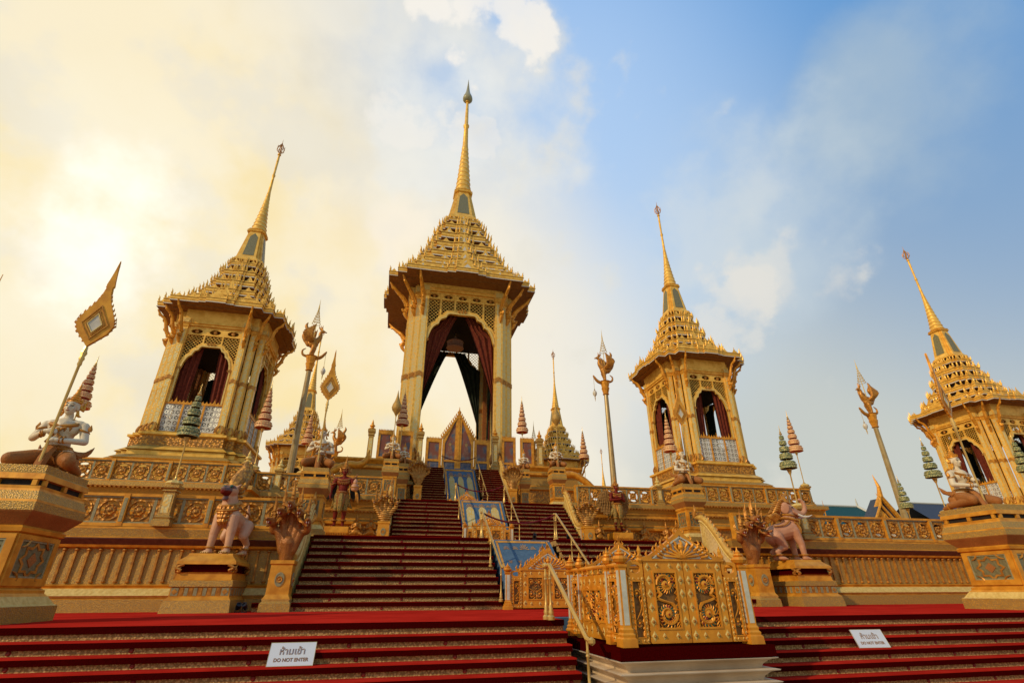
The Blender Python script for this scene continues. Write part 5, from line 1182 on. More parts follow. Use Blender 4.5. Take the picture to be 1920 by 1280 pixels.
# ---------------------------------------------------------------- standing guardians
def guardian(kind):
    """standing figure facing -Y, feet at z=0, about 2.3 tall with crown"""
    p = []; g = kind == 'bird'
    hx = .10
    for s in (-1,1):
        p += [('c',(s*.11,.0,1.0),(s*.14,-.03,.58),.135,.088),('c',(s*.14,-.03,.58),(s*.13,.03,.14),.082,.05),('c',(s*.13,.03,.10),(s*.13,-.0,.05),.05,.05),('c',(s*.13,.0,.045),(s*.16,-.17,.035),.05,.038)]
        for k in range(4): p.append(('c',(s*.16+(k-1.5)*.022,-.16,.03),(s*.165+(k-1.5)*.028,-.22,.022),.018,.013))
    p += [('e',(0,.01,1.02),(.185,.145,.15)),('c',(0,.0,1.08),(0,-.0,1.3),.145,.15),('e',(0,-.01,1.42),(.215,.145,.15)),('c',(-.2,.0,1.52),(.2,.0,1.52),.085,.085),('c',(0,.0,1.52),(0,-.01,1.66),.075,.065)]
    for s in (-1,1): p.append(('e',(s*.09,-.10,1.43),(.09,.06,.07)))
    if g:
        for s in (-1,1):
            p += [('c',(s*.26,.0,1.50),(s*.33,-.08,1.24),.075,.06),('c',(s*.33,-.08,1.24),(-s*.03,-.24,1.31+s*.03),.058,.04)]; hand(p, (-s*.03,-.24,1.31+s*.03), (-s,-.1,.25), (0,.9,0), 1.15, .5)
    else:
        p += [('c',(.26,.0,1.50),(.36,-.05,1.22),.08,.062),('c',(.36,-.05,1.22),(.40,-.27,1.24),.06,.042),('c',(-.26,.0,1.50),(-.38,.03,1.22),.08,.062),('c',(-.38,.03,1.22),(-.36,-.10,.98),.06,.042)]
        hand(p, (.40,-.27,1.24), (.2,-.8,.5), (-.3,.2,.9), 1.2, .7); hand(p, (-.36,-.10,.98), (.1,-.3,-.9), (.8,0,0), 1.2, .6)
    q = head(p, (0,-.02,1.79), 1.12)
    if g: p += [('c', q(0,.09,-.01), q(0,.165,-.045), .035, .012)]
    me = sculpt(p, .0135, 4)
    paint(me, [REDSK, GREENC], lambda c: 1 if (.50 if not g else .34) < c.z < 1.12 and abs(c.x) < .31 else 0)
    t = bpy.data.objects.new('guardian_statue', None); COL.objects.link(t); mkobj('body', me, t); face_marks(t, q, 1.12, PALE)
    crown(t, (0,.0,1.885), .115, .48, GOLDB, 4, True)
    b = MB(); torus(b, (0,-.03,1.56), .17, .035, (.6,0,0), 1.1, .8); torus(b, (0,-.055,1.49), .19, .02, (.85,0,0), 1.0, .85)
    for k in range(9): an = pi*(k+.5)/9; b.lathe([(.004,-.10),(.026,-.04),(.02,0)], 6, (.18*cos(pi+an), -.06-.12*sin(an), 1.50-.07*sin(an)))
    torus(b, (0,.0,1.10), .18, .04, (0,0,0), 1.0, .85); torus(b, (0,.0,1.04), .2, .02, (0,0,0), 1, .85)
    for k in range(12): an = 2*pi*k/12; b.lathe([(.004,-.26),(.05,-.10),(.03,0)], 6, (.19*cos(an), .16*sin(an), 1.05))
    for s in (-1,1):
        torus(b, (s*.14,.0,.22), .075, .028); torus(b, (s*.14,-.02,.52), .095, .02); torus(b, (s*(.31 if g else .31),.0,1.38), .082, .02, (0,s*.4,0))
        for k in range(3): b.tube(path([(s*.2,0,1.54),(s*(.30+.03*k),.03,1.56+.03*k),(s*(.34+.04*k),.05,1.66+.05*k)],3), lerps([.05,.035,.004],3), 6)   # shoulder flames
        b.tube(path([(s*.06,-.15,1.0),(s*.09,-.19,.8),(s*.05,-.2,.56)],3), lerps([.035,.05,.01],3), 6)
    split(b.build('armour', NAGB if not g else GOLDB, t, smooth=True), 'armour')
    b = MB(); b.tube(path([(0,-.17,1.05),(0,-.21,.85),(0,-.2,.55),(0,-.17,.42)],4), lerps([.05,.08,.07,.01],4), 6, flat=1.1)
    for s in (-1,1): b.tube(path([(s*.15,-.05,1.02),(s*.22,-.0,.8),(s*.30,.05,.62)],4), lerps([.05,.07,.006],4), 6); b.tube(path([(s*.1,.12,1.02),(s*.22,.2,.75),(s*.36,.24,.62)],4), lerps([.05,.07,.006],4), 6)
    b.build('loincloth', GREENC, t, smooth=True)
    if g:
        for s in (-1,1):     # broad folded wings sweeping outwards and down
            b = MB(); R = Matrix.Translation((s*.16,.14,1.56)) @ Matrix.Rotation(s*.35,4,'Z')
            top = [(0,.06),(.18,.14),(.36,.12),(.52,.0),(.62,-.18)]; tips = [(.68,-.42),(.60,-.44),(.61,-.62),(.52,-.62),(.52,-.80),(.42,-.76),(.40,-.92),(.31,-.84),(.27,-.96),(.19,-.84),(.12,-.84),(.08,-.6),(.0,-.3)]
            b.plate([(s*x,z) for x,z in top+tips], -.03, .03, 0, R)
            for (x0,z0),(x1,z1) in zip([(.06,.06),(.14,.08),(.22,.08),(.3,.06),(.38,.02),(.46,-.06)], [(.14,-.80),(.25,-.92),(.38,-.88),(.49,-.77),(.57,-.60),(.63,-.42)]): b.tube([R @ Vector((s*x0,-.035,z0)), R @ Vector((s*(x0*.45+x1*.55),-.045,(z0+z1)/2)), R @ Vector((s*x1,-.03,z1))], [.035,.032,.012], 6)
            for j in range(3):
                for k in range(6): x = .05+.085*k; z = .04-.11*j-.035*k; b.tube([R @ Vector((s*x,-.05,z)), R @ Vector((s*(x+.03),-.065,z-.08)), R @ Vector((s*(x+.045),-.05,z-.15))], [.03,.032,.008], 5)
            b.build('wing', FEAT, t, smooth=True)
        b = MB()
        for k in range(5): b.tube([(0+(k-2)*.06,.12,.95),((k-2)*.13,.26,.7),((k-2)*.17,.32,.42)], [.05,.05,.006], 6)
        b.build('tail', FEAT, t, smooth=True)
    else:
        for s in (-1,1):     # dark feathered cape hanging from each arm
            b = MB()
            for k in range(7): x = s*(.24+.045*k); b.tube([(x,.10,1.48-.05*k),(x+s*.03,.12,1.15-.03*k),(x+s*.05,.10,.86-.02*(k%3))], [.04,.045,.006], 6)
            b.build('cape', DARK, t, smooth=True)
    return t
def gourd(loc, rz, label):
    t = thing('gourd', label, 'gourd', loc, rz); b = MB(); b.lathe([(.01,-.17),(.11,-.13),(.15,-.04),(.13,.06),(.07,.13),(.085,.2),(.05,.26),(.02,.3)], 14); b.build('vessel', PEACH, t, smooth=True)
    b = MB(); torus(b, (0,0,.12), .075, .02); torus(b, (0,0,-.02), .155, .018)
    for k in range(5): b.tube(path([(.02,0,-.12),(.06+.02*k,-.03,-.25),(.08+.03*k,-.02,-.5-.03*k)],3), lerps([.02,.018,.004],3), 5)
    b.build('tassel', GOLDB, t, smooth=True)
GS = 'standing guardian statues'
yk = put(guardian('ogre'), 'red-skinned standing guardian with dark cape and tall crown, left of the stairs', (-5.62,-15.15,2.2), 'statue', GS, -.05); yk.scale = (1.14,)*3
gd = put(guardian('bird'), 'winged red guardian with crossed arms and green trousers, right of the stairs', (5.64,-15.15,2.3), 'statue', GS, .1); gd.scale = (.98,)*3
gourd((-5.17,-15.52,3.62), 0, 'peach gourd with a tassel held by the red-skinned guardian')
for s, lb in ((-1,'orange bracket shelf under the red-skinned guardian'),(1,'orange bracket shelf under the winged guardian')):
    t = thing('bracket_shelf', lb, 'shelf', (s*5.63,-15.2,Z1), group='shelves under the guardians'); b = MB()
    b.rings([[(sx*r,sy*r*.85,z) for sx,sy in ((-1,-1),(1,-1),(1,1),(-1,1))] for r,z in [(.20,0),(.22,.30),(.34,.42),(.38,.52),(.42,.60),(.42,.80)]]); b.build('block', GOLD, t)
    b = MB()
    for k in range(9): b.lathe([(.004,-.14),(.035,-.03),(.04,0)], 6, (-.34+.085*k,-.34,.58))
    b.build('hanging_leaves', GOLDB, t)
# ---------------------------------------------------------------- beasts
def paw(p, x, y, s=1):
    p += [('e',(x,y-.03,.045),(.085*s,.11*s,.055*s))]
    for k in range(4): p.append(('c',(x+(k-1.5)*.042*s,y-.09,.045),(x+(k-1.5)*.046*s,y-.135,.03),.026*s,.02*s))
def claws(b, x, y, s=1):
    for k in range(4): b.tube([(x+(k-1.5)*.046*s,y-.13,.04),(x+(k-1.5)*.048*s,y-.165,.03),(x+(k-1.5)*.048*s,y-.18,.01)], [.014,.01,.002], 5)
def lion():
    """crested lion standing high on its forelegs, facing -Y"""
    p = []; fl = [(-.20,-.25),(.20,-.28)]; hl = [(-.22,.40),(.24,.36)]
    p += [('c',(0,-.16,.78),(0,.36,.66),.235,.20),('e',(0,-.20,.86),(.24,.19,.24)),('c',(0,-.18,.95),(0,-.24,1.24),.20,.14),('e',(0,.38,.64),(.24,.20,.22))]
    for x, y in fl: p += [('c',(x*.8,y+.06,.78),(x,y+.02,.42),.135,.095),('c',(x,y+.02,.42),(x*1.05,y,.12),.092,.07)]; paw(p, x*1.05, y)
    for x, y in hl: p += [('c',(x*.8,y-.02,.62),(x,y-.15,.40),.16,.105),('c',(x,y-.15,.40),(x,y+.07,.24),.09,.065),('c',(x,y+.07,.24),(x,y-.0,.08),.06,.06)]; paw(p, x, y)
    # head turned slightly: skull, muzzle with open jaws, brow, ears
    H = Vector((0,-.28,1.32)); p += [('e',H,(.165,.16,.15)),('c',H+Vector((0,-.08,-.01)),H+Vector((0,-.25,-.03)),.115,.09),('c',H+Vector((0,-.06,-.12)),H+Vector((0,-.19,-.19)),.075,.055),('e',H+Vector((0,-.30,.02)),(.065,.05,.05))]
    for s in (-1,1): p += [('e',H+Vector((s*.075,-.11,.085)),(.05,.05,.045)),('c',H+Vector((s*.12,.0,.08)),H+Vector((s*.19,.02,.15)),.045,.02),('c',H+Vector((s*.05,-.23,.0)),H+Vector((s*.06,-.1,-.01)),.05,.06)]
    p += [('c',(0,.54,.72),(0,.66,.92),.05,.04),('c',(0,.66,.92),(0,.58,1.14),.05,.015)]
    me = sculpt(p, .014, 5); paint(me, [PINK, REDSK, mat('dark_muzzle', (.16,.08,.06), (.10,.05,.04), 9, .5)], lambda c: (1 if 1.19 < c.z < 1.30 else 2) if c.y < -.42 and c.z > 1.1 else 2 if (c.y < -.33 and c.z > 1.36) else 0)
    t = bpy.data.objects.new('lion_statue', None); COL.objects.link(t); mkobj('body', me, t)
    b = MB()   # tall flame crest on the nape
    for k in range(9):
        for s in (-1,1):
            y = -.22+.04*k; b.tube(path([(s*.07,y,1.32+.015*k),(s*(.20-.012*k),y+.08,1.44+.05*k),(s*(.17-.017*k),y+.12,1.60+.065*k)],3), lerps([.07,.06,.005],3), 6)
    b.tube(path([(0,-.20,1.38),(0,-.05,1.60),(0,.06,1.86),(0,.12,2.12)],4), lerps([.15,.19,.12,.006],4), 8, flat=1.0)
    for k in range(8): an = pi*k/7; b.tube(path([(.16*cos(an),-.2,1.22+.16*sin(an)),(.2*cos(an),-.14,1.22+.22*sin(an)),(.21*cos(an),-.05,1.28+.26*sin(an))],3), lerps([.04,.035,.004],3), 5)
    b.build('flame_crest', GOLDO, t, smooth=True)
    b = MB(); torus(b, (0,-.19,1.05), .21, .04, (.35,0,0)); torus(b, (0,-.2,.95), .235, .03, (.3,0,0))
    for k in range(7):
        an = pi*(k+.5)/7
        for j in range(4): b.lathe([(.004,-.13),(.055,-.04),(.03,.02)], 6, ((.21-.035*j)*cos(pi+an), -.22-(.17+.01*j)*sin(an), 1.02-.09*j-.06*sin(an)))
    for s in (-1,1):
        b.tube(path([(s*.2,-.2,1.0),(s*.26,.02,.92),(s*.24,.28,.86),(s*.1,.5,.78)],4), .02, 6)
        for k in range(4): b.tube(path([(s*.24,.30+.04*k,.72),(s*.28,.36+.04*k,.64),(s*.24,.44+.04*k,.58)],3), lerps([.04,.035,.005],3), 5)
    for x, y in [(x*1.05,y) for x,y in fl]+hl: torus(b, (x,y+.01,.14), .082, .022)
    split(b.build('chest_ornament', GOLDB, t, smooth=True), 'ornament')
    b = MB()
    for x, y in [(x*1.05,y) for x,y in fl]+hl: claws(b, x, y)
    split(b.build('claws', PALE, t), 'claws'); b = MB()
    for s in (-1,1): b.lathe([(.03,0),(.034,.012),(.01,.03)], 10, M=Matrix.Translation(H+Vector((s*.082,-.155,.085))) @ Matrix.Rotation(pi/2,4,'X'))
    split(b.build('eyes', GREENP, t), 'eye'); b = MB()
    for s in (-1,1):
        for k in range(4): b.lathe([(.012,0),(.002,-.035)], 5, tuple(H+Vector((s*(.05-.006*k),-.16-.03*k,-.035))))
    b.build('teeth', IVORY, t); return t
def elephant():
    """elephant-headed lion in profile, facing +X, trunk raised"""
    p = []
    p += [('c',(-.34,0,.70),(.18,0,.82),.235,.25),('e',(-.38,0,.62),(.24,.22,.24)),('e',(.20,0,.86),(.24,.23,.26)),('c',(.22,0,1.0),(.20,0,1.34),.21,.15),('e',(.22,0,1.42),(.17,.15,.17)),('e',(.16,0,1.52),(.12,.12,.1))]
    L_ = [(.34,-.17),(.30,.18)]; Hn = [(-.42,-.19),(-.34,.2)]
    for x, y in L_: p += [('c',(.22,y*.8,.78),(x-.02,y,.42),.14,.095),('c',(x-.02,y,.42),(x,y,.10),.092,.07),('e',(x+.03,y,.05),(.115,.085,.055))]+[('c',(x+.09,y+(k-1.5)*.042,.045),(x+.14,y+(k-1.5)*.046,.03),.026,.02) for k in range(4)]
    for x, y in Hn: p += [('c',(-.36,y*.8,.62),(x+.20,y,.36),.175,.11),('c',(x+.20,y,.36),(x-.04,y,.22),.095,.065),('c',(x-.04,y,.22),(x+.04,y,.07),.062,.06),('e',(x+.08,y,.05),(.115,.085,.055))]+[('c',(x+.14,y+(k-1.5)*.042,.045),(x+.19,y+(k-1.5)*.046,.03),.026,.02) for k in range(4)]
    tr = path([(.34,0,1.38),(.50,0,1.28),(.66,0,1.26),(.78,0,1.36),(.80,0,1.52),(.74,0,1.64),(.68,0,1.66)], 5); rr = lerps([.12,.10,.075,.065,.055,.045,.04], 5)
    for i in range(len(tr)-1): p.append(('c', tr[i], tr[i+1], rr[i], rr[i+1]))
    p += [('c',(.34,0,1.30),(.50,0,1.20),.08,.04)]
    for s in (-1,1): p += [('e',(.08,s*.155,1.40),(.13,.03,.17),(0,.2,s*.35)),('c',(.36,s*.08,1.30),(.46,s*.10,1.24),.05,.04)]
    p += [('c',(-.58,0,.78),(-.72,0,1.0),.05,.04),('c',(-.72,0,1.0),(-.62,0,1.2),.05,.02)]
    me = sculpt(p, .014, 5); paint(me, [PEACH], lambda c: 0)
    t = bpy.data.objects.new('elephant_lion_statue', None); COL.objects.link(t); mkobj('body', me, t)
    b = MB()
    for s in (-1,1): b.tube(path([(.46,s*.10,1.24),(.60,s*.13,1.17),(.76,s*.14,1.17),(.90,s*.12,1.22)],4), lerps([.035,.032,.024,.004],4), 7)
    b.build('tusks', IVORY, t, smooth=True); b = MB()
    for k in range(6):
        for s in (-1,1): b.tube(path([(.14-.04*k,s*.08,1.55-.05*k),(.04-.05*k,s*.13,1.62-.06*k),(-.06-.05*k,s*.11,1.60-.07*k)],3), lerps([.045,.045,.005],3), 6)
    b.tube(path([(.25,0,1.58),(.20,0,1.70),(.28,0,1.80),(.36,0,1.92)],4), lerps([.10,.075,.04,.004],4), 8)
    torus(b, (.20,0,1.56), .14, .025, (0,.3,0)); torus(b, (.21,0,1.20), .185, .03, (0,.15,0)); torus(b, (.22,0,1.08), .225, .035, (0,.25,0))
    for k in range(9): an = -pi/2+pi*(k+.5)/9; b.lathe([(.004,-.12),(.035,-.04),(.02,0)], 6, (.22+.22*cos(an), .2*sin(an), 1.05-.05*cos(an)))
    for s in (-1,1):
        b.tube(path([(.3,s*.18,1.0),(.36,s*.2,.8),(.30,s*.2,.62),(.38,s*.18,.48)],4), lerps([.04,.05,.035,.005],4), 6); b.tube(path([(.1,s*.22,1.05),(-.1,s*.24,.92),(-.4,s*.2,.88)],4), .02, 6)
        for k in range(4): b.tube(path([(-.15-.05*k,s*.16,1.15-.04*k),(-.3-.05*k,s*.19,1.22-.03*k),(-.42-.04*k,s*.15,1.18)],3), lerps([.05,.045,.005],3), 6)
    for x, y in L_+Hn: torus(b, (x+.0,y,.14), .085, .022)
    for k in range(5): b.tube(path([(-.7,0,1.0+.03*k),(-.78+.02*k,0,1.14+.04*k),(-.68+.03*k,0,1.28+.03*k)],3), lerps([.04,.045,.004],3), 6)
    split(b.build('harness', GOLDB, t, smooth=True), 'harness'); b = MB()
    for s in (-1,1): b.lathe([(.022,0),(.02,.012),(.005,.02)], 8, M=Matrix.Translation((.33,s*.13,1.42)) @ Matrix.Rotation(-s*pi/2,4,'X'))
    split(b.build('eyes', EYEM, t), 'eye'); return t
put(lion(), 'pinkish crested lion statue with a gold chest ornament, left of the first flight', (-7.30,-22.75,Z0+1.12), 'statue', None, -.28)
put(elephant(), 'peach elephant-headed lion statue with raised trunk, right of the first flight', (7.30,-22.75,Z0+1.12), 'statue', None, -.12)
# ---------------------------------------------------------------- many-headed nagas and their rails
def naga(n, W_, H, m, dark=False, fan_=False):
    """hooded serpent facing -Y: n necks rising from one body, each with crest, jaws"""
    t = bpy.data.objects.new('many_headed_naga', None); COL.objects.link(t); p = []; cr = MB(); tth = MB(); mo = MB()
    bs = .40 if not fan_ else .36
    p += [('c',(0,.10,.0),(0,.06,H*.22),W_*bs*.8,W_*bs*1.05),('e',(0,.05,H*.24),(W_*.5,W_*.26,H*.14))]
    order = [(i-(n-1)/2)/max((n-1)/2,1) for i in range(n)]
    for u in order:
        top = H*((.66-.20*abs(u)**1.2) if dark else (.80-.20*abs(u)**1.4)) if not fan_ else H*(.74-.18*abs(u)**2); x = u*W_*(.84 if not fan_ else 1.0); fy = -.16*H*(.6+.4*(1-abs(u)))
        pts = path([(u*W_*.25,.05,H*.12),(u*W_*.55,.04,H*.34),(x*.98,.02,top*.80),(x*.98,fy*.35,top*.98),(x,fy*.9,top*1.0)],4); rr = lerps([W_*.22,W_*.22,W_*.20,W_*.19,W_*.15] if dark else [W_*.20,W_*.20,W_*.185,W_*.15,W_*.12] if not fan_ else [W_*.17,W_*.17,W_*.165,W_*.14,W_*.10],4)
        for i in range(len(pts)-1): p.append(('c',pts[i],pts[i+1],rr[i],rr[i+1]))
        h = pts[-1]; s = W_*(.36 if dark else .27 if not fan_ else .20); d = Vector((u*.35,-1,0)).normalized()
        p += [('e',h,(s*.62,s*.7,s*.6)),('c',h+d*s*.4+Vector((0,0,s*.12)),h+d*s*1.35+Vector((0,0,s*.30)),s*.42,s*.22),('c',h+d*s*.3-Vector((0,0,s*.28)),h+d*s*1.05-Vector((0,0,s*.62)),s*.30,s*.16)]
        mo.lathe([(s*.2,0),(s*.3,s*.4),(s*.1,s*.8)], 8, M=Matrix.Translation(h+d*s*.25-Vector((0,0,s*.14))) @ d.to_track_quat('Z','Y').to_matrix().to_4x4())
        for k in range(4):      # crest: stacked backswept flames rising to a spike
            z = s*(.4+.55*k); cr.tube(path([h+Vector((0,.0+.02*k,z)), h-d*s*.28+Vector((0,0,z+s*.55)), h+d*s*.02*k+Vector((0,0,z+s*1.05))],3), lerps([s*.40*(1-.15*k),s*.30*(1-.15*k),s*.03],3), 6)
        cr.tube([h+Vector((0,0,s*1.5)), h+Vector((0,0,s*2.6)), h+d*s*.25+Vector((0,0,s*3.9))], [s*.26,s*.17,s*.015], 6)
        for q in (-1,1):
            r = Vector((-d.y,d.x,0))*q
            for k in range(3): cr.tube(path([h+r*s*.5-d*s*.1*k, h+r*s*(.95+.12*k)-d*s*.3+Vector((0,0,s*(.25+.3*k))), h+r*s*.85-d*s*.2+Vector((0,0,s*(.8+.35*k)))],3), lerps([s*.2,s*.17,s*.02],3), 5)
            tth.lathe([(s*.07,0),(s*.01,-s*.28)], 5, tuple(h+d*s*1.05+r*s*.14+Vector((0,0,s*.02))))
    me = sculpt(p, .013 if H > 1 else .011, 4); paint(me, [m], lambda c: 0); mkobj('body', me, t)
    cr.build('flame_crests', GOLDB, t, smooth=True); split(mo.build('mouths', REDP, t), 'mouth'); split(tth.build('fangs', IVORY, t), 'fangs'); return t
def naga_block(label, loc, w, h):
    t = thing('naga_plinth', label, 'plinth', loc, group='square gold plinths under the nagas'); b = MB(); a = w/2
    b.rings([[(sx*a*r,sy*a*r,z*h) for sx,sy in ((-1,-1),(1,-1),(1,1),(-1,1))] for r,z in [(1.35,0),(1.32,.16),(1.15,.20),(1.22,.24),(1.05,.30),(1.0,.33),(.96,.90),(1.06,.93),(1.06,1.0)]], mis=[1,1,2,0,0,0,0,0,0]); b.build('body', [GOLD, GOLDF, PALE], t)
    b = MB(); c = MB()
    for q in range(4):
        R = Matrix.Rotation(q*pi/2, 4, 'Z'); M = R @ Matrix.Translation((0,-a*1.0,.62*h)) @ Matrix.Rotation(pi/2,4,'X')
        b.rings([[(a*.42*k*cos(2*pi*i/18), a*.62*k*sin(2*pi*i/18), z) for i in range(18)] for k,z in ((1.0,0),(1.0,.014),(.8,.016),(.78,.008))], 0, M=M); c.lathe([(a*.3,.006),(a*.26,.03),(a*.12,.02),(a*.08,.035),(.01,.04)], 10, M=M)
    split(b.build('oval_frame', SILV, t), 'oval_frame'); split(c.build('rosette', GOLDB, t), 'rosette'); return t
def naga_rail(label, x, pts, r, side_h, zbase):
    """scaled serpent body along the stair edge on a cream side wall; points (y,z)"""
    t = thing('naga_rail', label, 'balustrade', (x, pts[0][0], pts[0][1]), group='serpent stair rails'); O = Vector((0,pts[0][0],pts[0][1]))
    P_ = [Vector((0,y,z))-O for y,z in pts]; cv = path(P_, 7); n = len(cv)
    b = MB(); b.tube(cv, [r*(1 if i < n*.8 else 1-.75*(i-n*.8)/(n*.2)) for i in range(n)], 12); b.build('body', SCALE, t, smooth=True)
    b = MB()
    for i in range(3, n-2, 2): d = (cv[i+1]-cv[i-1]).normalized(); u = Vector((0,-d.z,d.y)); b.tube([cv[i]+u*r*.9, cv[i]+u*r*1.35+d*r*.2, cv[i]+u*r*1.55+d*r*.75], [r*.28,r*.22,r*.03], 5)
    b.tube(path([cv[-1], cv[-1]+Vector((0,.02,.12)), cv[-1]+Vector((0,-.05,.25)), cv[-1]+Vector((0,.0,.42))],3), lerps([r*.5,r*.8,r*.5,.004],3), 6); split(b.build('dorsal_flames', GOLDB, t, smooth=True), 'dorsal_flame')
    w = MB(); k = int(n*.86); top = [(c.y, c.z-r*.6) for c in cv[:k]]; zb = zbase-O.z
    w.add([(sx,y,z) for sx in (-.07,.07) for y,z in top]+[(sx,y,max(zb,z-side_h)) for sx in (-.07,.07) for y,z in top], [f for i in range(k-1) for f in ((i,i+1,2*k+i+1,2*k+i),(k+i+1,k+i,3*k+i,3*k+i+1),(i+1,i,k+i,k+i+1),(2*k+i,2*k+i+1,3*k+i+1,3*k+i))]+[(0,2*k,3*k,k),(k-1,2*k-1,4*k-1,3*k-1)]); w.build('side_wall', CREAM, t)
    w = MB()
    for sx in (-1,1):
        w.tube([(sx*.078,y,z-.05) for y,z in top], .03, 6)
        for i in range(1, k-1):
            y, z = top[i]; w.box(min(sx*.069,sx*.08), max(sx*.069,sx*.08), y-.012, y+.012, max(zb,z-side_h)+.05, z-.06)
    w.build('wall_ribs', PALE, t)
    return t
GN = 'many-headed naga statues'; GB = Z0
n1_ = put(naga(5, .44, 1.72, NAGB, True), 'dark bronze many-headed naga at the foot of the first flight, beside the lion', (-5.97,-23.0,Z0+1.0), 'statue', GN, -.1)
dup(n1_, 'dark bronze many-headed naga in front of the elephant-headed statue', (5.97,-23.0,Z0+1.0), rz=.1)
n2_ = put(naga(5, .45, 1.12, NAGG), 'gold many-headed naga at the foot of the middle flight, left of the stairs', (-3.96,-15.9,2.35), 'statue', GN)
dup(n2_, 'gold many-headed naga at the foot of the middle flight, beside the winged guardian', (3.96,-15.9,2.35))
n3_ = put(naga(7, .50, 1.52, NAGG, False, True), 'gold fan-shaped seven-headed naga left of the top flight', (-2.50,-9.0,4.95), 'statue', GN)
dup(n3_, 'gold fan-shaped seven-headed naga right of the top flight', (2.50,-9.0,4.95))
for s, w in ((-1,'left'),(1,'right')):
    naga_block('square gold plinth with an oval rosette under the dark naga on the '+w, (s*5.97,-23.0,Z0), .46, 1.0)
    naga_block('slim gold plinth under the gold naga of the middle flight on the '+w, (s*3.96,-15.9,Z1), .42, .95)
    naga_block('slim gold plinth under the fan-shaped naga on the '+w, (s*2.50,-9.0,Z2), .40, 1.45)
    naga_rail('scale-patterned serpent rail along the first flight on the '+w, s*5.86, [(-22.75,.74),(-22.45,.80),(-22.05,1.05),(-21.6,1.58),(-21.2,1.98),(-20.9,2.12),(-20.6,2.14)], .10, 1.2, Z0)
    naga_rail('gold serpent rail along the middle flight on the '+w, s*3.80, [(-15.65,2.42),(-15.35,2.46),(-15.0,2.68),(-14.5,3.30),(-14.1,3.82),(-13.8,4.0),(-13.5,4.02)], .10, 1.3, Z1)
    naga_rail('gold serpent rail along the top flight on the '+w, s*2.46, [(-8.75,5.0),(-8.4,5.02),(-7.9,5.25),(-7.2,5.95),(-6.5,6.75),(-6.1,7.05),(-5.8,7.1)], .12, 1.4, Z2)
# serpent tails curling up behind the guardians
for s, lb in ((-1,'gold serpent tail curling up behind the red-skinned guardian'),(1,'gold serpent tail curling up left of the distant pavilion on the right')):
    t = thing('naga_tail', lb, 'balustrade', (s*6.4,-8.6,Z2), group='curling serpent tails'); b = MB(); b.tube(path([(s*1.9,0,.9),(s*1.2,0,1.35),(s*.4,0,2.1),(-s*.3,0,2.45),(-s*.8,0,2.45),(-s*1.15,0,2.7),(-s*1.3,0,3.3)],5), lerps([.2,.2,.19,.18,.19,.15,.01],5), 12); b.build('body', GOLD, t, smooth=True)
    b = MB(); b.box(-.25,.25,-.2,.2,0,1.9); b.build('support', GOLDF, t)
# ---------------------------------------------------------------- praying busts along the second terrace wall
def bust():
    p = [('e',(0,0,.16),(.17,.10,.12)),('c',(0,0,.2),(0,-.01,.42),.10,.12),('c',(-.12,0,.44),(.12,0,.44),.05,.05),('c',(0,0,.45),(0,-.01,.54),.04,.04),('e',(0,-.015,.60),(.06,.065,.075)),('c',(-.15,0,.43),(-.17,-.06,.28),.042,.035),('c',(.15,0,.43),(.17,-.06,.28),.042,.035),('c',(-.17,-.06,.28),(-.015,-.13,.36),.032,.024),('c',(.17,-.06,.28),(.015,-.13,.36),.032,.024),('c',(-.012,-.135,.35),(-.008,-.13,.44),.02,.012),('c',(.012,-.135,.35),(.008,-.13,.44),.02,.012),('c',(0,0,.66),(0,0,.74),.05,.035),('c',(0,0,.74),(0,0,.90),.03,.006)]
    for s in (-1,1): p += [('c',(s*.06,0,.14),(s*.24,-.05,.06),.07,.05),('c',(s*.1,.02,.3),(s*.27,.02,.36),.05,.012)]
    me = sculpt(p, .014, 3); paint(me, [GOLDB], lambda c: 0); return me
bme = bust(); o = None
for i, (x, lb) in enumerate(((-6.35,'gold praying bust left of the red-skinned guardian'),(-5.0,'gold praying bust just right of the red-skinned guardian'),(-4.45,'gold praying bust nearest the left naga of the middle flight'),(4.55,'gold praying bust nearest the right naga of the middle flight'),(5.05,'gold praying bust just left of the winged guardian'),(6.3,'gold praying bust just right of the winged guardian'),(7.15,'gold praying bust midway along the right wall niche row'),(8.2,'gold praying bust nearest the corner below the right pavilion'))):
    o = mkobj('praying_bust', bme); o.location = (x,-14.42,1.98); o.scale = (.98,)*3; tag(o, lb, 'statue', 'praying busts along the terrace wall')
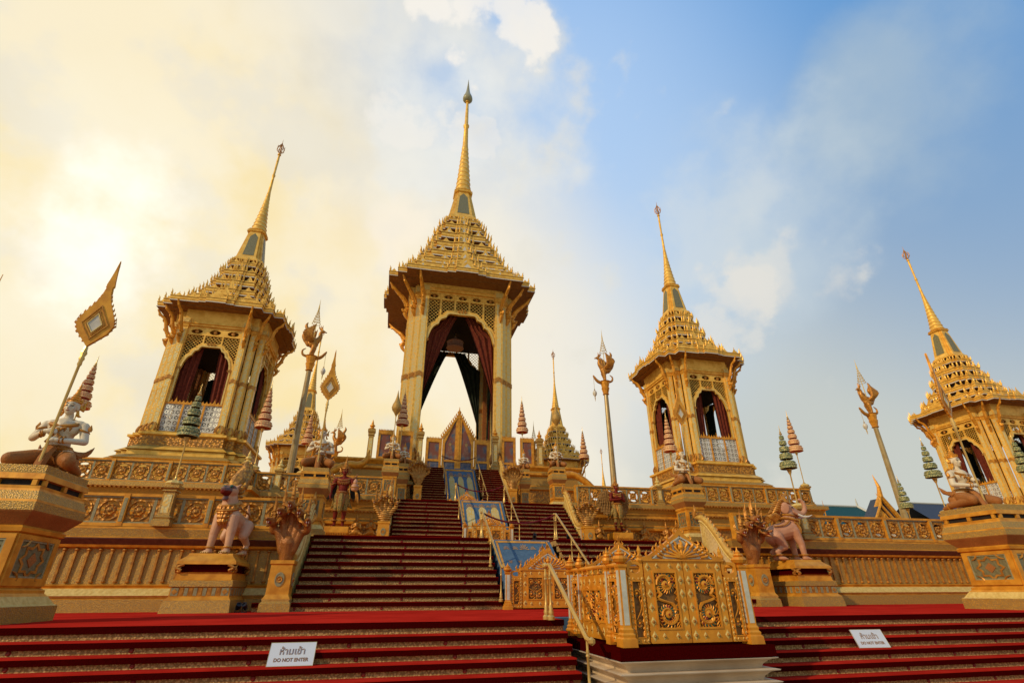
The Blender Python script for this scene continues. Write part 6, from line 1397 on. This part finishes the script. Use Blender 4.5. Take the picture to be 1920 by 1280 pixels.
# ---------------------------------------------------------------- tall poles with gilded birds and hanging lamps
def bird_pole():
    t = bpy.data.objects.new('bird_lantern_pole', None); COL.objects.link(t); H = 8.75
    b = MB(); b.lathe([(.55,0),(.55,.25),(.42,.32),(.46,.5),(.36,.6),(.30,1.1),(.36,1.2),(.30,1.35),(.24,1.45)], 12); b.build('foot', GOLD, t)
    b = MB(); b.lathe([(.19,1.45),(.135,H-.9)], 12); b.build('pole', POLEM, t); b = MB(); b.lathe([(.17,H-.9),(.21,H-.86),(.17,H-.8),(.22,H-.6),(.26,H-.45),(.22,H-.4),(.30,H-.05),(.36,H),(.1,H+.02)], 12); b.build('capital', GOLD, t)
    p = []; S = 1.0; q = Vector((0,0,H))
    def c(a, b_, ra, rb): p.append(('c', q+Vector(a), q+Vector(b_), ra, rb))
    p.append(('e', q+Vector((.05,0,.85)), (.30,.22,.34), (0,.3,0))); c((-.05,-.1,.6),(0,-.12,.12),.13,.07); c((-.05,.1,.6),(.08,.12,.12),.13,.07); c((0,-.12,.08),(-.16,-.13,.04),.06,.04); c((.08,.12,.08),(-.1,.13,.04),.06,.04)
    nk = path([(-.12,0,1.0),(-.28,0,1.25),(-.26,0,1.52),(-.36,0,1.66)],4); rr = lerps([.19,.13,.10,.10],4)
    for i in range(len(nk)-1): p.append(('c', q+nk[i], q+nk[i+1], rr[i], rr[i+1]))
    c((-.38,0,1.68),(-.60,0,1.60),.085,.03); c((.3,0,.75),(.52,0,1.0),.14,.10); tl = path([(.5,0,.98),(.62,0,1.3),(.46,0,1.6),(.60,0,1.95),(.52,0,2.2)],4); rr = lerps([.12,.13,.12,.09,.01],4)
    for i in range(len(tl)-1): p.append(('c', q+tl[i], q+tl[i+1], rr[i], rr[i+1]))
    me = sculpt(p, .022, 4); paint(me, [GOLDB], lambda c_: 0); mkobj('bird', me, t)
    b = MB()
    for s in (-1,1):
        for k in range(6): a = q+Vector((.05+.03*k,s*.2,.9)); b.tube(path([a, a+Vector((.10+.03*k,s*(.18-.01*k),.24)), a+Vector((.06+.06*k,s*.24,.70-.05*k)), a+Vector((-.04+.07*k,s*.20,1.05-.08*k))],3), lerps([.10,.11,.09,.01],3), 6)
    for k in range(3): b.tube([q+Vector((-.34+.04*k,0,1.74)), q+Vector((-.30+.08*k,0,1.9)), q+Vector((-.34+.10*k,0,2.08))], [.05,.035,.004], 5)
    b.build('wing', GOLDB, t, smooth=True)
    b = MB(); b.tube(path([q+Vector((.20,0,-.05)), q+Vector((-.25,0,-.08)), q+Vector((-.52,0,.02)), q+Vector((-.72,0,.28)), q+Vector((-.78,0,.40))],4), lerps([.14,.12,.10,.07,.02],4), 8); b.tube(path([q+Vector((.25,0,0)), q+Vector((.5,0,.1)), q+Vector((.55,0,.35)), q+Vector((.38,0,.5))],4), lerps([.08,.07,.05,.02],4), 7); b.build('bracket', GOLDB, t, smooth=True)
    b = MB(); b.tube([q+Vector((-.76,0,.30)), q+Vector((-.76,0,-.55))], .012, 5); b.lathe([(.01,-.55),(.05,-.6),(.03,-.64)], 8, q+Vector((-.76,0,0))); lamp = b.build('chain', BRASS, t)
    b = MB(); b.lathe([(.02,-.64),(.09,-.70),(.14,-.82),(.12,-.94),(.05,-1.06),(.02,-1.1)], 12, q+Vector((-.76,0,0))); b.build('hanging_lamp', LAMP, t, smooth=True); b = MB(); b.lathe([(.02,-1.1),(.04,-1.14),(.004,-1.4)], 6, q+Vector((-.76,0,0))); b.build('pendant', BRASS, t)
    b = MB(); a = q+Vector((.08,0,1.1)); b.tube([a, a+Vector((0,0,1.05))], .025, 6)
    for k in range(6):
        z = 1.05+.17*k; r = .24*(1-.16*k)
        torus(b, a+Vector((0,0,z)), r, .014, n=12)
        for i in range(8): an = i*pi/4; b.tube([a+Vector((r*cos(an),r*sin(an),z)), a+Vector((r*.55*cos(an),r*.55*sin(an),z+.17))], .009, 4); b.lathe([(.012,0),(.002,-.08)], 4, a+Vector((r*cos(an),r*sin(an),z)))
    b.tube([a+Vector((0,0,2.05)), a+Vector((0,0,2.35)), a+Vector((0,0,2.75))], [.05,.02,.003], 6); b.build('openwork_umbrella', PALE, t); return t
GP = 'tall bird-topped lantern poles'
bp_ = put(bird_pole(), 'tall grey-gold pole topped by a gilded bird, right of the leaning left pavilion', (-9.03,-7.5,Z2), 'pole', GP, pi); 
dup(bp_, 'tall grey-gold pole topped by a gilded bird, between the tallest and right pavilions', (9.03,-7.5,Z2), rz=0)
dup(bp_, 'shorter-looking far bird-topped pole just left of the tallest pavilion', (-8.7,8.5,Z2-1.6), rz=0)
dup(bp_, 'far bird-topped pole mostly hidden, just right of the tallest pavilion', (8.7,8.5,Z2-1.6), rz=pi)
dup(bp_, 'leaning brown bird-topped pole between the right pavilion and the cut-off pavilion', (25.6,-10.9,Z1), rz=0, scale=1.0)
# ---------------------------------------------------------------- buildings beyond
def hall(label, x0, x1, y, zr, ze, depth, m, trim=WHITE, name='temple_hall'):
    t = thing(name, label, 'building', ((x0+x1)/2, y, ZG), group='long roofs beyond the terraces'); w = (x1-x0)/2; b = MB()
    b.add([(-w*1.02,0,ze-ZG),(w*1.06,0,ze-ZG),(w*.98,depth,zr-ZG),(-w,depth,zr-ZG),(-w*1.02,depth*2,ze-ZG),(w*1.06,depth*2,ze-ZG)], [(0,1,2,3),(3,2,5,4)]); b.build('roof', m, t)
    b = MB(); b.box(-w*.97,w*.97,.6,depth*2-.6,0,ze-ZG-.1); b.build('wall', CREAM, t)
    b = MB(); b.tube([(w*1.06,-.1,ze-ZG),(w*.98,depth,zr-ZG+.1),(w*.98,depth,zr-ZG+1.6)], [.28,.28,.05], 6); b.tube([(-w,depth,zr-ZG+.1),(w*.98,depth,zr-ZG+.1)], .2, 6); b.build('ridge_trim', trim, t); return t
hall('long building with a deep teal roof seen over the right parapet', 50, 85.3, 42, 14.7, 9.5, 7, TEAL)
hall('long building with a slate-blue roof behind the leaning brown pole', 108, 220, 50, 17.7, 11, 9, SLATE)
def shrine(label, loc, zt, hw):
    """gold-gabled building; zt = apex height above ground, hw = half width"""
    t = thing('gabled_shrine', label, 'building', loc, group='gold-gabled buildings beyond the parapet'); k = hw/3; ze = zt-3.9*k; b = MB(); b.box(-2.4*k,2.4*k,.4,1.5,0,ze); b.build('wall', CREAM, t)
    b = MB(); b.add([(-3.1*k,0,ze),(0,0,zt-.2*k),(3.1*k,0,ze),(-3.1*k,1.6,ze),(0,1.6,zt-.2*k),(3.1*k,1.6,ze)], [(0,1,4,3),(1,2,5,4)]); b.build('roof', SLATE, t); b = MB()
    for s in (-1,1):
        b.tube([(s*3.4*k,-.1,ze-.2*k),(s*1.6*k,-.1,ze+1.75*k),(0,-.1,zt)], [.24*k,.22*k,.2*k], 6); b.tube([(s*3.1*k,-.1,ze),(s*3.6*k,-.1,ze+.6*k),(s*3.5*k,-.1,ze+1.6*k)], [.25*k,.18*k,.02], 6); b.tube([(s*2.0*k,-.3,ze-.7*k),(s*.9*k,-.3,ze+.6*k),(0,-.3,zt-1.6*k)], .16*k, 6)
    b.tube([(0,-.1,zt-.1),(0,-.3,zt+.8*k),(0,.1,zt+2.0*k)], [.25*k,.16*k,.02], 6); b.plate([(-2.6*k,ze),(2.6*k,ze),(0,zt-.7*k)], .05, .25); b.build('gable_boards', GOLD, t)
shrine('small gold-gabled building left of the foot of the leaning brown pole', (58.3,20,ZG), 11.7, 2.2)
shrine('larger gold-gabled building behind the foot of the leaning brown pole', (62.0,23,ZG), 13.4, 4.4)
def far_spire(label, loc, h, r):
    t = thing('distant_spire', label, 'spire', loc, group='distant gold spires'); b = MB(); b.lathe([(r,0),(r,h*.1),(r*.8,h*.14),(r*.9,h*.2),(r*.55,h*.26),(r*.62,h*.33),(r*.4,h*.42),(r*.45,h*.5),(r*.22,h*.62),(.01,h)], 10); b.build('shaft', GOLD, t)
far_spire('thin distant gold spire in front of the teal roof', (28.6,-2,1.4), 4.9, .3)
far_spire('small gold spire beyond the parapet at the far left edge', (-18.2,-17,1.4), 8.95, .4)
